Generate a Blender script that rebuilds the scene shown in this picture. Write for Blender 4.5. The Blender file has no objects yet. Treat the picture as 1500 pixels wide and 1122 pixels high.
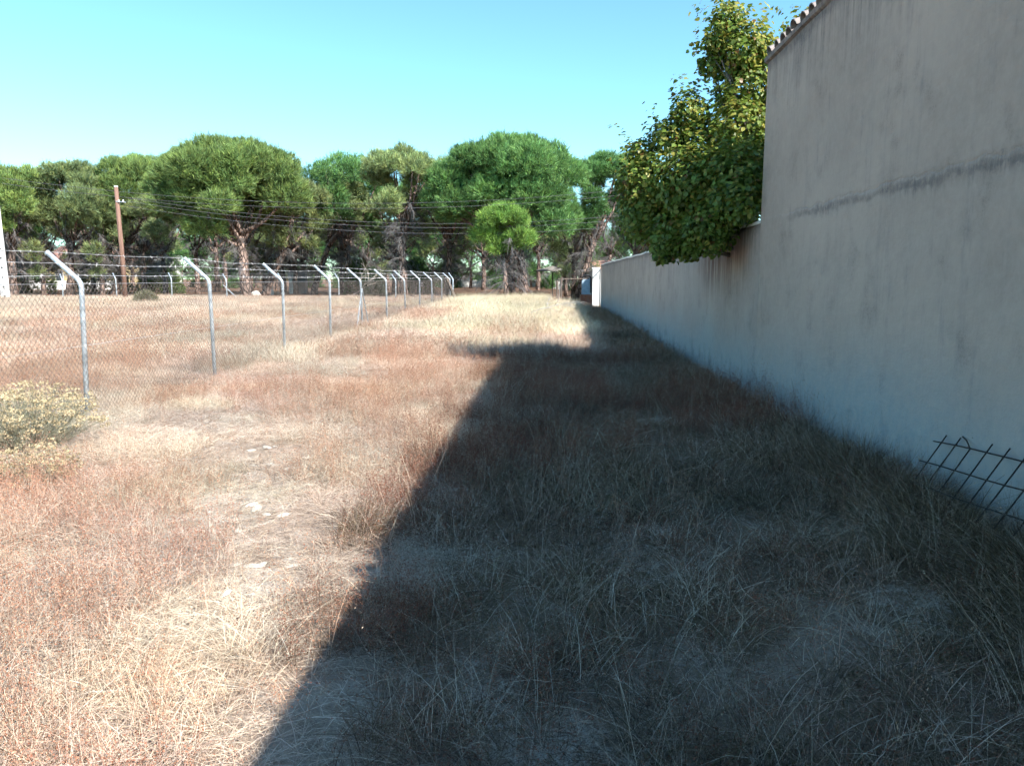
import bpy, math, random
import numpy as np

# ------------------------------------------------------------------ camera
CAM_H = 1.5
YAW, PITCH, FPX = math.radians(2.7), math.radians(7.7), 1125.0
scene = bpy.context.scene
col = scene.collection
cam_d = bpy.data.cameras.new('camera')
cam_d.sensor_width = 36.0
cam_d.lens = 27.0
cam_d.clip_start = 0.05
cam_d.clip_end = 6000.0
cam = bpy.data.objects.new('camera', cam_d)
cam.location = (0, 0, CAM_H)
cam.rotation_euler = (math.radians(90) - PITCH, 0, YAW)
col.objects.link(cam)
scene.camera = cam

# ------------------------------------------------------------------ sky and sun
SUN_EL = math.radians(41.0)
SUN_DIR = (0.738, -0.674)          # horizontal direction towards the sun (x, y)
world = bpy.data.worlds.new('World')
scene.world = world
world.use_nodes = True
wn = world.node_tree
wn.nodes.clear()
sky = wn.nodes.new('ShaderNodeTexSky')
sky.sky_type = 'NISHITA'
sky.sun_disc = False
sky.sun_elevation = SUN_EL
sky.sun_rotation = math.atan2(SUN_DIR[0], SUN_DIR[1])
sky.altitude = 100
sky.air_density = 1.0
sky.dust_density = 0.1
sky.ozone_density = 1.0
tint = wn.nodes.new('ShaderNodeMix')
tint.data_type = 'RGBA'
tint.blend_type = 'MULTIPLY'
tint.inputs[0].default_value = 1.0
tint.inputs[7].default_value = (0.66, 1.0, 1.05, 1)
wbg = wn.nodes.new('ShaderNodeBackground')
wbg.inputs[1].default_value = 0.117
wout = wn.nodes.new('ShaderNodeOutputWorld')
wn.links.new(sky.outputs[0], tint.inputs[6])
wn.links.new(tint.outputs[2], wbg.inputs[0])
wn.links.new(wbg.outputs[0], wout.inputs[0])

sun_d = bpy.data.lights.new('sun', 'SUN')
sun_d.energy = 5.0
sun_d.angle = math.radians(0.53)
sun_d.color = (1.0, 0.945, 0.885)
sun = bpy.data.objects.new('sun', sun_d)
from mathutils import Vector, Matrix, noise as mnoise
_sv = Vector((SUN_DIR[0] * math.cos(SUN_EL), SUN_DIR[1] * math.cos(SUN_EL), math.sin(SUN_EL)))
sun.rotation_euler = _sv.to_track_quat('Z', 'Y').to_euler()
sun.location = (20, -20, 30)
col.objects.link(sun)

vs = scene.view_settings
vs.view_transform = 'Standard'
vs.look = 'None'
vs.gamma = 1.0
vs.use_curve_mapping = False
vs.exposure = 1.25
scene.cycles.max_bounces = 4
scene.cycles.use_adaptive_sampling = True
scene.cycles.adaptive_threshold = 0.04
scene.cycles.adaptive_min_samples = 12
scene.cycles.debug_use_spatial_splits = True
scene.cycles.diffuse_bounces = 3
scene.cycles.caustics_reflective = False
scene.cycles.caustics_refractive = False
scene.cycles.transparent_max_bounces = 8

rng = np.random.default_rng(7)
random.seed(7)

# ------------------------------------------------------------------ helpers
def P(u, v, Y):
    """photograph pixel -> point on the plane y = Y (surveying help)."""
    a, b = (u - 750) / FPX, (561 - v) / FPX
    f = math.cos(PITCH) + b * math.sin(PITCH)
    z = b * math.cos(PITCH) - math.sin(PITCH)
    x2 = a * math.cos(YAW) - f * math.sin(YAW)
    y2 = f * math.cos(YAW) + a * math.sin(YAW)
    s = Y / y2
    return Vector((x2 * s, Y, CAM_H + z * s))

def sstep(a, b, x):
    t = np.clip((x - a) / (b - a), 0, 1)
    return t * t * (3 - 2 * t)

def vnoise(x, y, seed=0):
    x = np.asarray(x, float); y = np.asarray(y, float)
    xi = np.floor(x).astype(np.int64); yi = np.floor(y).astype(np.int64)
    xf = x - xi; yf = y - yi
    def h(i, j):
        n = (i * 374761393 + j * 668265263 + seed * 1442695041) & 0x7fffffff
        n = ((n ^ (n >> 13)) * 1274126177) & 0x7fffffff
        return ((n ^ (n >> 16)) & 0xffff) / 65535.0
    u = xf * xf * (3 - 2 * xf); v = yf * yf * (3 - 2 * yf)
    return (h(xi, yi) * (1 - u) + h(xi + 1, yi) * u) * (1 - v) + (h(xi, yi + 1) * (1 - u) + h(xi + 1, yi + 1) * u) * v

def fbm(x, y, seed=0, o=3):
    s = 0; a = 1; t = 0
    for k in range(o):
        s = s + a * vnoise(x * 2 ** k, y * 2 ** k, seed + k * 17); t += a; a *= 0.5
    return s / t

def ground_z(x, y):
    x = np.asarray(x, float); y = np.asarray(y, float)
    rise = 0.36 * sstep(7, 38, y) * sstep(2.3, -1.5, x)
    fade = sstep(140, 60, np.hypot(x, y))
    bump = (fbm(x * 0.9, y * 0.9, 5) - 0.5) * 0.10 + (fbm(x * 3.1, y * 3.1, 9, 2) - 0.5) * 0.05
    return rise + bump * fade
def gz(x, y):
    return float(ground_z(x, y))

def mesh_np(name, V, F, C=None):
    """V (n,3), F (m,k) constant k; optional per-vertex colour C (n,3)."""
    V = np.ascontiguousarray(V, dtype=np.float32); F = np.ascontiguousarray(F, dtype=np.int32)
    me = bpy.data.meshes.new(name)
    n, m, k = len(V), F.shape[0], F.shape[1]
    me.vertices.add(n); me.vertices.foreach_set('co', V.ravel())
    me.loops.add(m * k); me.loops.foreach_set('vertex_index', F.ravel())
    me.polygons.add(m)
    me.polygons.foreach_set('loop_start', np.arange(0, m * k, k, dtype=np.int32))
    me.polygons.foreach_set('loop_total', np.full(m, k, dtype=np.int32))
    if C is not None:
        at = me.attributes.new('Col', 'FLOAT_COLOR', 'POINT')
        C4 = np.ones((n, 4), np.float32); C4[:, :3] = C
        at.data.foreach_set('color', C4.ravel())
    me.update(calc_edges=True)
    return me

def smooth(me):
    me.polygons.foreach_set('use_smooth', np.ones(len(me.polygons), dtype=bool))
    return me

class MB:
    def __init__(self):
        self.v = []; self.f = []; self.n = 0
    def add(self, v, f):
        v = [tuple(p) for p in v]
        self.v += v
        self.f += [tuple(i + self.n for i in q) for q in f]
        self.n += len(v)
        return self
    def box(self, x0, x1, y0, y1, z0, z1):
        return self.add([(x0,y0,z0),(x1,y0,z0),(x1,y1,z0),(x0,y1,z0),(x0,y0,z1),(x1,y0,z1),(x1,y1,z1),(x0,y1,z1)],
                        [(0,3,2,1),(4,5,6,7),(0,1,5,4),(1,2,6,5),(2,3,7,6),(3,0,4,7)])
    def tube(self, pts, rad, sides=6, cap=True):
        pts = [Vector(p) for p in pts]
        if not hasattr(rad, '__len__'): rad = [rad] * len(pts)
        rings = []; v = []
        ref = None
        for i, p in enumerate(pts):
            d = (pts[min(i + 1, len(pts) - 1)] - pts[max(i - 1, 0)])
            if d.length < 1e-9: d = Vector((0, 0, 1))
            d.normalize()
            if ref is None:
                ref = Vector((1, 0, 0)) if abs(d.x) < 0.9 else Vector((0, 1, 0))
            a = (ref - d * ref.dot(d)).normalized(); b = d.cross(a); ref = a
            for k in range(sides):
                t = 2 * math.pi * k / sides
                v.append(p + (a * math.cos(t) + b * math.sin(t)) * rad[i])
        f = []
        for i in range(len(pts) - 1):
            for k in range(sides):
                a0 = i * sides + k; a1 = i * sides + (k + 1) % sides
                f.append((a0, a1, a1 + sides, a0 + sides))
        if cap:
            f.append(tuple(reversed(range(sides)))); f.append(tuple(range((len(pts) - 1) * sides, len(pts) * sides)))
        return self.add(v, f)
    def mesh(self, name, sm=False, bevel=0):
        me = bpy.data.meshes.new(name)
        me.from_pydata(self.v, [], self.f); me.update()
        if sm: smooth(me)
        return me

def link(name, me, mat=None, parent=None, loc=None):
    if mat is not None and me is not None and len(me.materials) == 0: me.materials.append(mat)
    o = bpy.data.objects.new(name, me)
    col.objects.link(o)
    if parent is not None: o.parent = parent
    if loc is not None: o.location = loc
    return o

def tag(o, label, cat=None, group=None, kind=None):
    o['label'] = label
    if cat: o['category'] = cat
    if group: o['group'] = group
    if kind: o['kind'] = kind
    return o

def thing(name, label, cat, loc=(0, 0, 0), rz=0, group=None):
    o = bpy.data.objects.new(name, None); col.objects.link(o)
    o.location = loc; o.rotation_euler = (0, 0, rz)
    o.empty_display_size = 0.2
    return tag(o, label, cat, group)

# ------------------------------------------------------------------ materials
class NT:
    def __init__(self, name):
        self.m = bpy.data.materials.new(name); self.m.use_nodes = True
        self.t = self.m.node_tree; self.t.nodes.clear()
        self.out = self.t.nodes.new('ShaderNodeOutputMaterial')
    def n(self, ty, **kw):
        nd = self.t.nodes.new(ty)
        for k, v in kw.items(): setattr(nd, k, v)
        return nd
    def put(self, sock, v):
        if isinstance(v, bpy.types.NodeSocket): self.t.links.new(v, sock)
        elif hasattr(v, '__len__') and len(v) == 3 and sock.type == 'RGBA': sock.default_value = (*v, 1)
        else: sock.default_value = v
    def math(self, op, a, b=0.0, clamp=False):
        nd = self.n('ShaderNodeMath', operation=op, use_clamp=clamp)
        self.put(nd.inputs[0], a); self.put(nd.inputs[1], b)
        return nd.outputs[0]
    def mix(self, f, a, b, mode='MIX'):
        nd = self.n('ShaderNodeMix', data_type='RGBA', blend_type=mode)
        self.put(nd.inputs[0], f); self.put(nd.inputs[6], a); self.put(nd.inputs[7], b)
        return nd.outputs[2]
    def ramp(self, x, lo, hi):
        nd = self.n('ShaderNodeMapRange', interpolation_type='SMOOTHSTEP')
        self.put(nd.inputs[0], x); self.put(nd.inputs[1], lo); self.put(nd.inputs[2], hi)
        return nd.outputs[0]
    def pos(self):
        return self.n('ShaderNodeNewGeometry').outputs['Position']
    def objco(self):
        return self.n('ShaderNodeTexCoord').outputs['Object']
    def mapped(self, vec, s, loc=(0, 0, 0)):
        nd = self.n('ShaderNodeMapping'); self.put(nd.inputs[0], vec)
        nd.inputs[1].default_value = loc; nd.inputs[3].default_value = s
        return nd.outputs[0]
    def noise(self, vec, scale, detail=4, rough=0.55):
        nd = self.n('ShaderNodeTexNoise'); self.put(nd.inputs['Vector'], vec)
        nd.inputs['Scale'].default_value = scale; nd.inputs['Detail'].default_value = detail
        nd.inputs['Roughness'].default_value = rough
        return nd.outputs[0]
    def sep(self, vec):
        nd = self.n('ShaderNodeSeparateXYZ'); self.put(nd.inputs[0], vec); return nd.outputs
    def bsdf(self, colr, rough=0.8, spec=0.3, metal=0.0, bump=None, bs=0.3, bd=0.02):
        b = self.n('ShaderNodeBsdfPrincipled')
        self.put(b.inputs['Base Color'], colr); self.put(b.inputs['Roughness'], rough)
        b.inputs['Specular IOR Level'].default_value = spec; b.inputs['Metallic'].default_value = metal
        if bump is not None:
            bn = self.n('ShaderNodeBump'); bn.inputs['Strength'].default_value = bs; bn.inputs['Distance'].default_value = bd
            self.put(bn.inputs['Height'], bump); self.t.links.new(bn.outputs[0], b.inputs['Normal'])
        return b.outputs[0]
    def done(self, sh):
        self.t.links.new(sh, self.out.inputs[0]); return self.m

def plain(name, c, rough=0.7, var=0.25, scale=6.0, spec=0.3, metal=0.0, bs=0.2):
    t = NT(name); p = t.objco(); n1 = t.noise(p, scale, 5)
    c2 = tuple(x * (1 - var) for x in c); c3 = tuple(min(1, x * (1 + var)) for x in c)
    return t.done(t.bsdf(t.mix(t.ramp(n1, 0.3, 0.7), c2, c3), rough, spec, metal, t.noise(p, scale * 6, 3), bs, 0.01))

def leafy(name, trans=0.25, rough=0.6, gain=1.0, inst=False, spec=0.25, dead=None):
    t = NT(name)
    a = t.n('ShaderNodeAttribute', attribute_name='Col')
    c = a.outputs['Color']
    if inst:
        b = t.n('ShaderNodeAttribute', attribute_name='tint', attribute_type='INSTANCER')
        c = t.mix(1.0, c, b.outputs['Color'], 'MULTIPLY')
    oi = t.n('ShaderNodeObjectInfo').outputs['Random']
    c = t.mix(1.0, c, t.mix(oi, (0.82, 0.86, 0.84), (1.14, 1.1, 1.06)), 'MULTIPLY')
    d = t.bsdf(c, rough, spec)
    tr = t.n('ShaderNodeBsdfTranslucent'); t.put(tr.inputs[0], c)
    mx = t.n('ShaderNodeMixShader'); mx.inputs[0].default_value = trans
    t.t.links.new(d, mx.inputs[1]); t.t.links.new(tr.outputs[0], mx.inputs[2])
    return t.done(mx.outputs[0])

M = {}
M['grass'] = leafy('dry_grass_mat', 0.22, 0.65, inst=True)
M['needles'] = leafy('pine_needles_mat', 0.32, 0.5)
M['leaf'] = leafy('broad_leaf_mat', 0.42, 0.42, spec=0.4)
M['shrub'] = leafy('shrub_mat', 0.25, 0.7)
M['dead'] = leafy('dead_twig_mat', 0.0, 0.85, spec=0.1)
M['galv'] = plain('galvanised_steel', (0.46, 0.51, 0.54), 0.5, 0.30, 11, 0.5, 0.3, 0.08)
M['wire'] = plain('rusty_wire', (0.17, 0.14, 0.12), 0.6, 0.3, 3, 0.4, 0.3, 0.0)
M['barb'] = plain('barbed_wire_steel', (0.46, 0.45, 0.44), 0.5, 0.25, 3, 0.4, 0.3, 0.0)
M['cable'] = plain('cable_black', (0.10, 0.10, 0.11), 0.6, 0.1, 3)
M['rebar'] = plain('rebar_rust', (0.035, 0.028, 0.026), 0.8, 0.35, 20)
M['concrete'] = plain('concrete_pale', (0.55, 0.54, 0.52), 0.85, 0.18, 4)
M['hole'] = plain('dark_hole', (0.05, 0.05, 0.055), 0.9, 0.1, 4)
M['white'] = plain('whitewash', (0.74, 0.73, 0.70), 0.85, 0.10, 3)
M['paper'] = plain('white_scrap', (0.78, 0.78, 0.76), 0.7, 0.05, 9)
M['yellow'] = plain('yellow_render', (0.58, 0.46, 0.25), 0.85, 0.10, 1)
M['rooftile'] = plain('terracotta', (0.36, 0.20, 0.155), 0.8, 0.25, 3)
M['brick'] = plain('brick_red', (0.34, 0.12, 0.07), 0.85, 0.25, 5)
M['mortar'] = plain('mortar', (0.42, 0.38, 0.34), 0.9, 0.15, 8)
M['bluebox'] = plain('blue_grey_enamel', (0.28, 0.37, 0.45), 0.5, 0.12, 6, 0.4)
M['black'] = plain('black_rubber', (0.025, 0.025, 0.028), 0.5, 0.1, 6)
M['greybox'] = plain('grey_metal', (0.25, 0.27, 0.28), 0.6, 0.12, 6)
M['glass'] = plain('dark_glass', (0.03, 0.04, 0.05), 0.15, 0.1, 2, 0.6)
M['oldtile'] = plain('weathered_tile', (0.25, 0.215, 0.195), 0.85, 0.4, 9)
M['mauve'] = plain('parasol_cloth', (0.20, 0.185, 0.165), 0.9, 0.1, 5)
M['soilstone'] = plain('chalky_stone', (0.50, 0.45, 0.39), 0.95, 0.12, 12)

def wood_mat(name, c1, c2):
    t = NT(name); p = t.objco()
    g = t.noise(t.mapped(p, (30, 30, 1.2)), 1.0, 5)
    return t.done(t.bsdf(t.mix(t.ramp(g, 0.3, 0.7), c1, c2), 0.85, 0.2, 0, g, 0.5, 0.01))
M['pole'] = wood_mat('creosote_pole', (0.15, 0.085, 0.062), (0.26, 0.16, 0.12))
M['oldwood'] = wood_mat('old_grey_wood', (0.07, 0.055, 0.045), (0.20, 0.16, 0.13))

def bark_mat():
    t = NT('pine_bark'); p = t.objco()
    v = t.n('ShaderNodeTexVoronoi', feature='DISTANCE_TO_EDGE'); t.put(v.inputs['Vector'], t.mapped(p, (5, 5, 2.2))); v.inputs['Scale'].default_value = 1.0
    e = t.ramp(v.outputs[0], 0.0, 0.22)
    n1 = t.noise(p, 2.5, 5)
    c = t.mix(t.ramp(n1, 0.35, 0.65), (0.20, 0.145, 0.12), (0.36, 0.26, 0.21))
    c = t.mix(e, (0.06, 0.045, 0.04), c)
    return t.done(t.bsdf(c, 0.9, 0.15, 0, e, 0.8, 0.05))
M['bark'] = bark_mat()
M['greybark'] = plain('smooth_bark', (0.16, 0.14, 0.12), 0.85, 0.3, 8)

def ground_mat():
    t = NT('field_soil'); p = t.pos(); x, y, z = t.sep(p)
    n1 = t.noise(p, 0.7, 6); n2 = t.noise(p, 6, 5, 0.65); n3 = t.noise(p, 40, 4, 0.7)
    soil = t.mix(t.ramp(n2, 0.35, 0.65), (0.26, 0.20, 0.155), (0.40, 0.325, 0.26))
    soil = t.mix(t.ramp(t.math('ADD', n1, t.math('MULTIPLY', t.math('SUBTRACT', n2, 0.5), 0.5)), 0.52, 0.62), soil, (0.52, 0.46, 0.39))
    lit = t.mix(t.ramp(n3, 0.40, 0.62), (0.12, 0.085, 0.06), (0.40, 0.31, 0.22))
    soil = t.mix(t.math('MULTIPLY', t.ramp(n3, 0.42, 0.6), 0.55), soil, lit)
    n4 = t.noise(p, 130, 3, 0.7); soil = t.mix(t.math('MULTIPLY', t.ramp(n4, 0.55, 0.68), 0.5), soil, (0.10, 0.08, 0.065))
    wob = t.math('ADD', y, t.math('MULTIPLY', t.math('SUBTRACT', t.noise(p, 0.25, 3), 0.5), 8))
    duff = t.mix(t.ramp(n2, 0.3, 0.7), (0.15, 0.085, 0.055), (0.27, 0.165, 0.11))
    soil = t.mix(t.ramp(wob, 42.5, 45.0), soil, duff)
    return t.done(t.bsdf(soil, 0.95, 0.1, 0, t.math('ADD', n2, t.math('MULTIPLY', n3, 0.6)), 0.9, 0.03))
M['ground'] = ground_mat()

def stucco(name, base, low, top_z, joint_z=None, rust=None, streak=1.0):
    t = NT(name); p = t.pos(); x, y, z = t.sep(p)
    big = t.noise(p, 0.55, 4); mid = t.noise(p, 2.6, 6, 0.6); fine = t.noise(p, 28, 4, 0.7)
    st = t.noise(t.mapped(p, (1, 5.5, 0.32)), 1.0, 6, 0.65)
    st2 = t.noise(t.mapped(p, (1, 16, 0.5), (3, 1, 7)), 1.0, 5, 0.65)
    c = t.mix(t.ramp(big, 0.3, 0.7), tuple(k * 0.86 for k in base), tuple(k * 1.10 for k in base))
    c = t.mix(t.math('MULTIPLY', t.ramp(mid, 0.46, 0.72), 0.45), c, tuple(k * 0.72 for k in base))
    c = t.mix(t.math('MULTIPLY', t.ramp(st2, 0.52, 0.75), 0.15), c, (0.17, 0.16, 0.17))
    dark = (0.07, 0.067, 0.075)
    st3 = t.noise(t.mapped(p, (1, 11, 1.3), (9, 4, 2)), 1.0, 6, 0.7)
    c = t.mix(t.math('MULTIPLY', t.math('MULTIPLY', t.ramp(st3, 0.55, 0.74), t.ramp(mid, 0.35, 0.6)), 0.40), c, (0.15, 0.145, 0.16))
    # run-off streaks below the top edge
    tz = t.math('SUBTRACT', top_z, z)
    near = t.ramp(t.math('SUBTRACT', tz, t.math('MULTIPLY', st, 1.5)), 0.05, -0.75)
    m = t.math('MULTIPLY', t.math('MULTIPLY', near, t.ramp(st2, 0.36, 0.62)), 0.50 * streak)
    c = t.mix(m, c, dark)
    edge = t.math('MULTIPLY', t.ramp(t.math('ADD', tz, t.math('MULTIPLY', mid, -0.16)), 0.10, -0.04), 0.6 * streak)
    c = t.mix(edge, c, dark)
    # damp, lime-washed foot
    dz = t.math('SUBTRACT', z, t.math('MULTIPLY', t.math('SUBTRACT', big, 0.5), 0.9))
    foot = t.ramp(dz, 1.15, 0.25)
    c = t.mix(t.math('MULTIPLY', foot, 0.9), c, low)
    mould = t.math('MULTIPLY', t.ramp(t.math('SUBTRACT', z, t.math('MULTIPLY', mid, 0.8)), 0.10, -0.30), t.ramp(t.noise(t.mapped(p, (1, 1, 0.6)), 4.0, 7, 0.75), 0.40, 0.75))
    c = t.mix(t.math('MULTIPLY', mould, 0.80), c, (0.055, 0.07, 0.085))
    spk = t.noise(p, 55, 3, 0.8); sp2 = t.noise(p, 11, 6, 0.75)
    c = t.mix(t.math('MULTIPLY', t.ramp(t.math('MULTIPLY', spk, t.ramp(mid, 0.3, 0.75)), 0.38, 0.60), 0.30), c, (0.10, 0.095, 0.10))
    c = t.mix(t.math('MULTIPLY', t.ramp(sp2, 0.35, 0.68), 0.30), c, tuple(min(1, k * 1.22) for k in base))
    trowel = t.noise(t.mapped(p, (1, 2.2, 5.0), (5, 2, 1)), 1.6, 5, 0.6)
    h = t.math('ADD', t.math('MULTIPLY', mid, 0.5), t.math('ADD', t.math('MULTIPLY', fine, 0.35), t.math('MULTIPLY', trowel, 0.9)))
    if joint_z is not None:
        jz = t.math('ADD', t.math('SUBTRACT', z, joint_z), t.math('MULTIPLY', t.math('SUBTRACT', t.noise(p, 1.9, 6, 0.75), 0.5), 0.22))
        ja = t.math('ABSOLUTE', t.math('ADD', jz, t.math('MULTIPLY', st2, 0.10)), 0)
        fs = t.noise(t.mapped(p, (1, 34, 4.0)), 1.0, 5, 0.7)
        band = t.math('MULTIPLY', t.math('MULTIPLY', t.ramp(ja, 0.10, 0.0), t.ramp(t.math('ADD', fs, t.math('MULTIPLY', t.math('SUBTRACT', fine, 0.5), 0.5)), 0.34, 0.62)), t.ramp(t.noise(t.mapped(p, (1, 1.3, 2)), 1.0, 5, 0.7), 0.30, 0.62))
        band = t.math('MULTIPLY', band, t.ramp(y, 8.6, 7.6))
        c = t.mix(t.math('MULTIPLY', band, 0.48), c, dark)
        crack = t.math('MULTIPLY', t.ramp(t.math('ABSOLUTE', jz, 0), 0.02, 0.0), t.ramp(y, 8.9, 8.0))
        line = t.math('MULTIPLY', t.ramp(t.math('ABSOLUTE', t.math('ADD', jz, 0.05), 0), 0.045, 0.005), t.math('MULTIPLY', t.ramp(y, 8.9, 7.9), t.ramp(sp2, 0.30, 0.60)))
        c = t.mix(t.math('MULTIPLY', line, 0.42), c, dark)
        h = t.math('SUBTRACT', h, t.math('MULTIPLY', crack, 0.6))
        h = t.math('ADD', h, t.math('MULTIPLY', t.ramp(jz, 0.02, -0.02), 0.5))
    if rust is not None:
        ry = t.ramp(t.math('ABSOLUTE', t.math('SUBTRACT', y, rust[0]), 0), rust[1], 0.15)
        rz_ = t.ramp(t.math('ADD', tz, t.math('MULTIPLY', st, -0.9)), 0.75, -0.2)
        rm = t.math('MULTIPLY', t.math('MULTIPLY', ry, rz_), t.ramp(st2, 0.30, 0.6))
        c = t.mix(t.math('MULTIPLY', rm, 0.92), c, (0.12, 0.05, 0.032))
    return t.done(t.bsdf(c, 0.92, 0.15, 0, h, 0.5, 0.02))
WALL_C = (0.42, 0.33, 0.272); LOW_C = (0.295, 0.33, 0.335)
M['stucco_house'] = stucco('stucco_house', WALL_C, LOW_C, 4.02, 2.2)
M['stucco_wall'] = stucco('stucco_wall', (0.40, 0.325, 0.277), LOW_C, 2.2, None, (11.9, 2.3), 0.9)
M['stucco_far'] = stucco('stucco_far', (0.46, 0.44, 0.42), (0.40, 0.41, 0.41), 2.0, None, None, 0.5)

# ------------------------------------------------------------------ ground
WX = 2.55
def axis(lo, hi, a, b, fine):
    core = np.arange(a, b + 1e-6, fine)
    L = [a]; s = fine
    while L[-1] > lo: s *= 1.35; L.append(L[-1] - s)
    R = [core[-1]]; s = fine
    while R[-1] < hi: s *= 1.35; R.append(R[-1] + s)
    return np.concatenate([np.array(L[:0:-1]), core, np.array(R[1:])])
gx = axis(-2500, 2500, -14, 4.2, 0.14); gy = axis(-2500, 3500, -1, 26, 0.14)
GX, GY = np.meshgrid(gx, gy)
GV = np.stack([GX.ravel(), GY.ravel(), ground_z(GX, GY).ravel()], 1)
nx, ny = len(gx), len(gy)
ii = (np.arange(ny - 1)[:, None] * nx + np.arange(nx - 1)[None, :]).ravel()
GF = np.stack([ii, ii + 1, ii + nx + 1, ii + nx], 1)
g = link('ground', smooth(mesh_np('ground', GV, GF)), M['ground'])
tag(g, 'sandy field soil and brown pine litter under the wood', None, None, 'structure')

# ------------------------------------------------------------------ building and walls
HY = 9.55
house = thing('rendered_building', 'tall windowless building with stained grey render and tiled eave', 'building', (0, 0, 0))
def grid_wall(name, x, y0, y1, z0, z1, thick, mat, parent, wob=0.006, top_wob=0.0, st=0.12, seed=3):
    ys = np.linspace(y0, y1, max(2, int((y1 - y0) / st) + 1)); zs = np.linspace(z0, z1, max(2, int((z1 - z0) / st) + 1))
    Y, Z = np.meshgrid(ys, zs)
    T = (Z - z0) / (z1 - z0)
    Zt = Z + T ** 8 * top_wob * (fbm(Y * 1.4, Y * 0 + 2, seed) - 0.5)
    X = x + (fbm(Y * 1.1, Z * 1.3, seed) - 0.5) * 2 * wob
    n, m = len(ys), len(zs)
    V = np.stack([X.ravel(), Y.ravel(), Zt.ravel()], 1)
    i0 = (np.arange(m - 1)[:, None] * n + np.arange(n - 1)[None, :]).ravel()
    F = [tuple(q) for q in np.stack([i0, i0 + n, i0 + n + 1, i0 + 1], 1)]
    V = V.tolist()
    b = MB(); b.add(V, F)
    top = [(m - 1) * n + k for k in range(n)]
    bk = b.n; b.add([(x + thick, V[t][1], V[t][2]) for t in top], [])
    for k in range(n - 1): b.f.append((top[k], bk + k, bk + k + 1, top[k + 1]))
    lo = b.n; b.add([(x + thick, V[k][1], z0) for k in range(n)], [])
    for k in range(n - 1): b.f.append((bk + k, lo + k, lo + k + 1, bk + k + 1))
    for e in (0, n - 1):
        colm = [r * n + e for r in range(m)]
        q = colm + [bk + e, lo + e]
        b.f.append(tuple(q if e == n - 1 else reversed(q)))
    return link(name, b.mesh(name, False), mat, parent)
grid_wall('wall', WX, -7.0, HY, -0.3, 4.0, 0.28, M['stucco_house'], house, 0.010)
RX = 8.6
b = MB(); b.box(WX + 0.281, RX, HY - 0.28, HY - 0.002, -0.3, 4.0)
# gable triangle of the end wall
b.add([(WX + 0.02, HY - 0.28, 4.001), (RX, HY - 0.28, 4.001), (5.6, HY - 0.28, 4.95), (WX + 0.02, HY - 0.002, 4.001), (RX, HY - 0.002, 4.001), (5.6, HY - 0.002, 4.95)],
      [(0, 1, 2), (5, 4, 3), (0, 2, 5, 3), (2, 1, 4, 5)])
link('end_wall', b.mesh('end_wall'), M['stucco_house'], house)
# cornice strip under the tiles
b = MB()
prof = [(0.0, 4.0), (-0.03, 4.015), (-0.035, 4.06), (0.0, 4.075), (0.2, 4.11), (0.2, 4.0)]
ys = np.linspace(-7, HY + 0.03, 60)
vv = []
for yy in ys:
    for k, (a, c) in enumerate(prof):
        j = (fbm(yy * 2.3, k * 3.7, 8) - 0.5) * 0.02
        vv.append((WX + a + (j if k < 4 else 0), yy, c + (j if 0 < k < 5 else 0)))
ff = []
n = len(prof)
for i in range(len(ys) - 1):
    for k in range(n):
        a, c = i * n + k, i * n + (k + 1) % n
        ff.append((a, c, c + n, a + n))
ff.append(tuple(range(n))); ff.append(tuple(reversed(range((len(ys) - 1) * n, len(ys) * n))))
b.add(vv, ff)
link('cornice', b.mesh('cornice'), M['stucco_house'], house)
# roof slab + curved tiles
SL = math.tan(math.radians(17.3))
roof = link('roof', MB().add(
    [(WX + 0.05, -7, 4.05), (5.6, -7, 4.05 + SL * 3.05), (5.6, HY, 4.05 + SL * 3.05), (WX + 0.05, HY, 4.05),
     (WX + 0.05, -7, 4.10), (5.6, -7, 4.10 + SL * 3.05), (5.6, HY, 4.10 + SL * 3.05), (WX + 0.05, HY, 4.10),
     (RX, -7, 4.05), (RX, HY, 4.05), (RX, -7, 4.10), (RX, HY, 4.10)],
    [(3, 2, 1, 0), (4, 5, 6, 7), (0, 4, 7, 3), (0, 1, 5, 4), (2, 3, 7, 6), (2, 9, 8, 1), (5, 10, 11, 6), (9, 11, 10, 8), (1, 8, 10, 5), (6, 11, 9, 2)]).mesh('roof'), M['oldtile'], house)
def tile_mesh():
    b = MB(); L = 0.46; seg = 8; v = []; th = 0.014
    for (t, R) in ((0, 0.086), (L, 0.072)):
        for k in range(seg + 1):
            a = math.pi * k / seg
            v.append((t, math.cos(a) * R, math.sin(a) * R * 0.9))
        for k in range(seg + 1):
            a = math.pi * k / seg
            v.append((t, math.cos(a) * (R - th), math.sin(a) * (R - th) * 0.9))
    s = seg + 1; f = []
    for k in range(seg):
        f += [(k, k + 1, 2 * s + k + 1, 2 * s + k), (s + k + 1, s + k, 3 * s + k, 3 * s + k + 1),
              (k + 1, k, s + k, s + k + 1), (2 * s + k, 2 * s + k + 1, 3 * s + k + 1, 3 * s + k)]
    f += [(0, 2 * s, 3 * s, s), (seg, s + seg, 3 * s + seg, 2 * s + seg)]
    return b.add(v, f).mesh('roof_tile')
TM = tile_mesh(); TM.materials.append(M['oldtile'])
rnd = random.Random(4)
for row in range(3):
    y = 0.6
    while y < HY - 0.12:
        o = link('tile', TM, None, roof)
        xx = WX - 0.035 + row * 0.38 + rnd.uniform(-0.02, 0.02)
        o.location = (xx, y + rnd.uniform(-0.012, 0.012), 4.075 + (xx - WX) * SL + row * 0.012 + rnd.uniform(-0.006, 0.008))
        o.rotation_euler = (rnd.uniform(-0.09, 0.09), -math.radians(17.3) + rnd.uniform(-0.03, 0.03), rnd.uniform(-0.06, 0.06))
        y += 0.225 + rnd.uniform(-0.012, 0.012)

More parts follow.
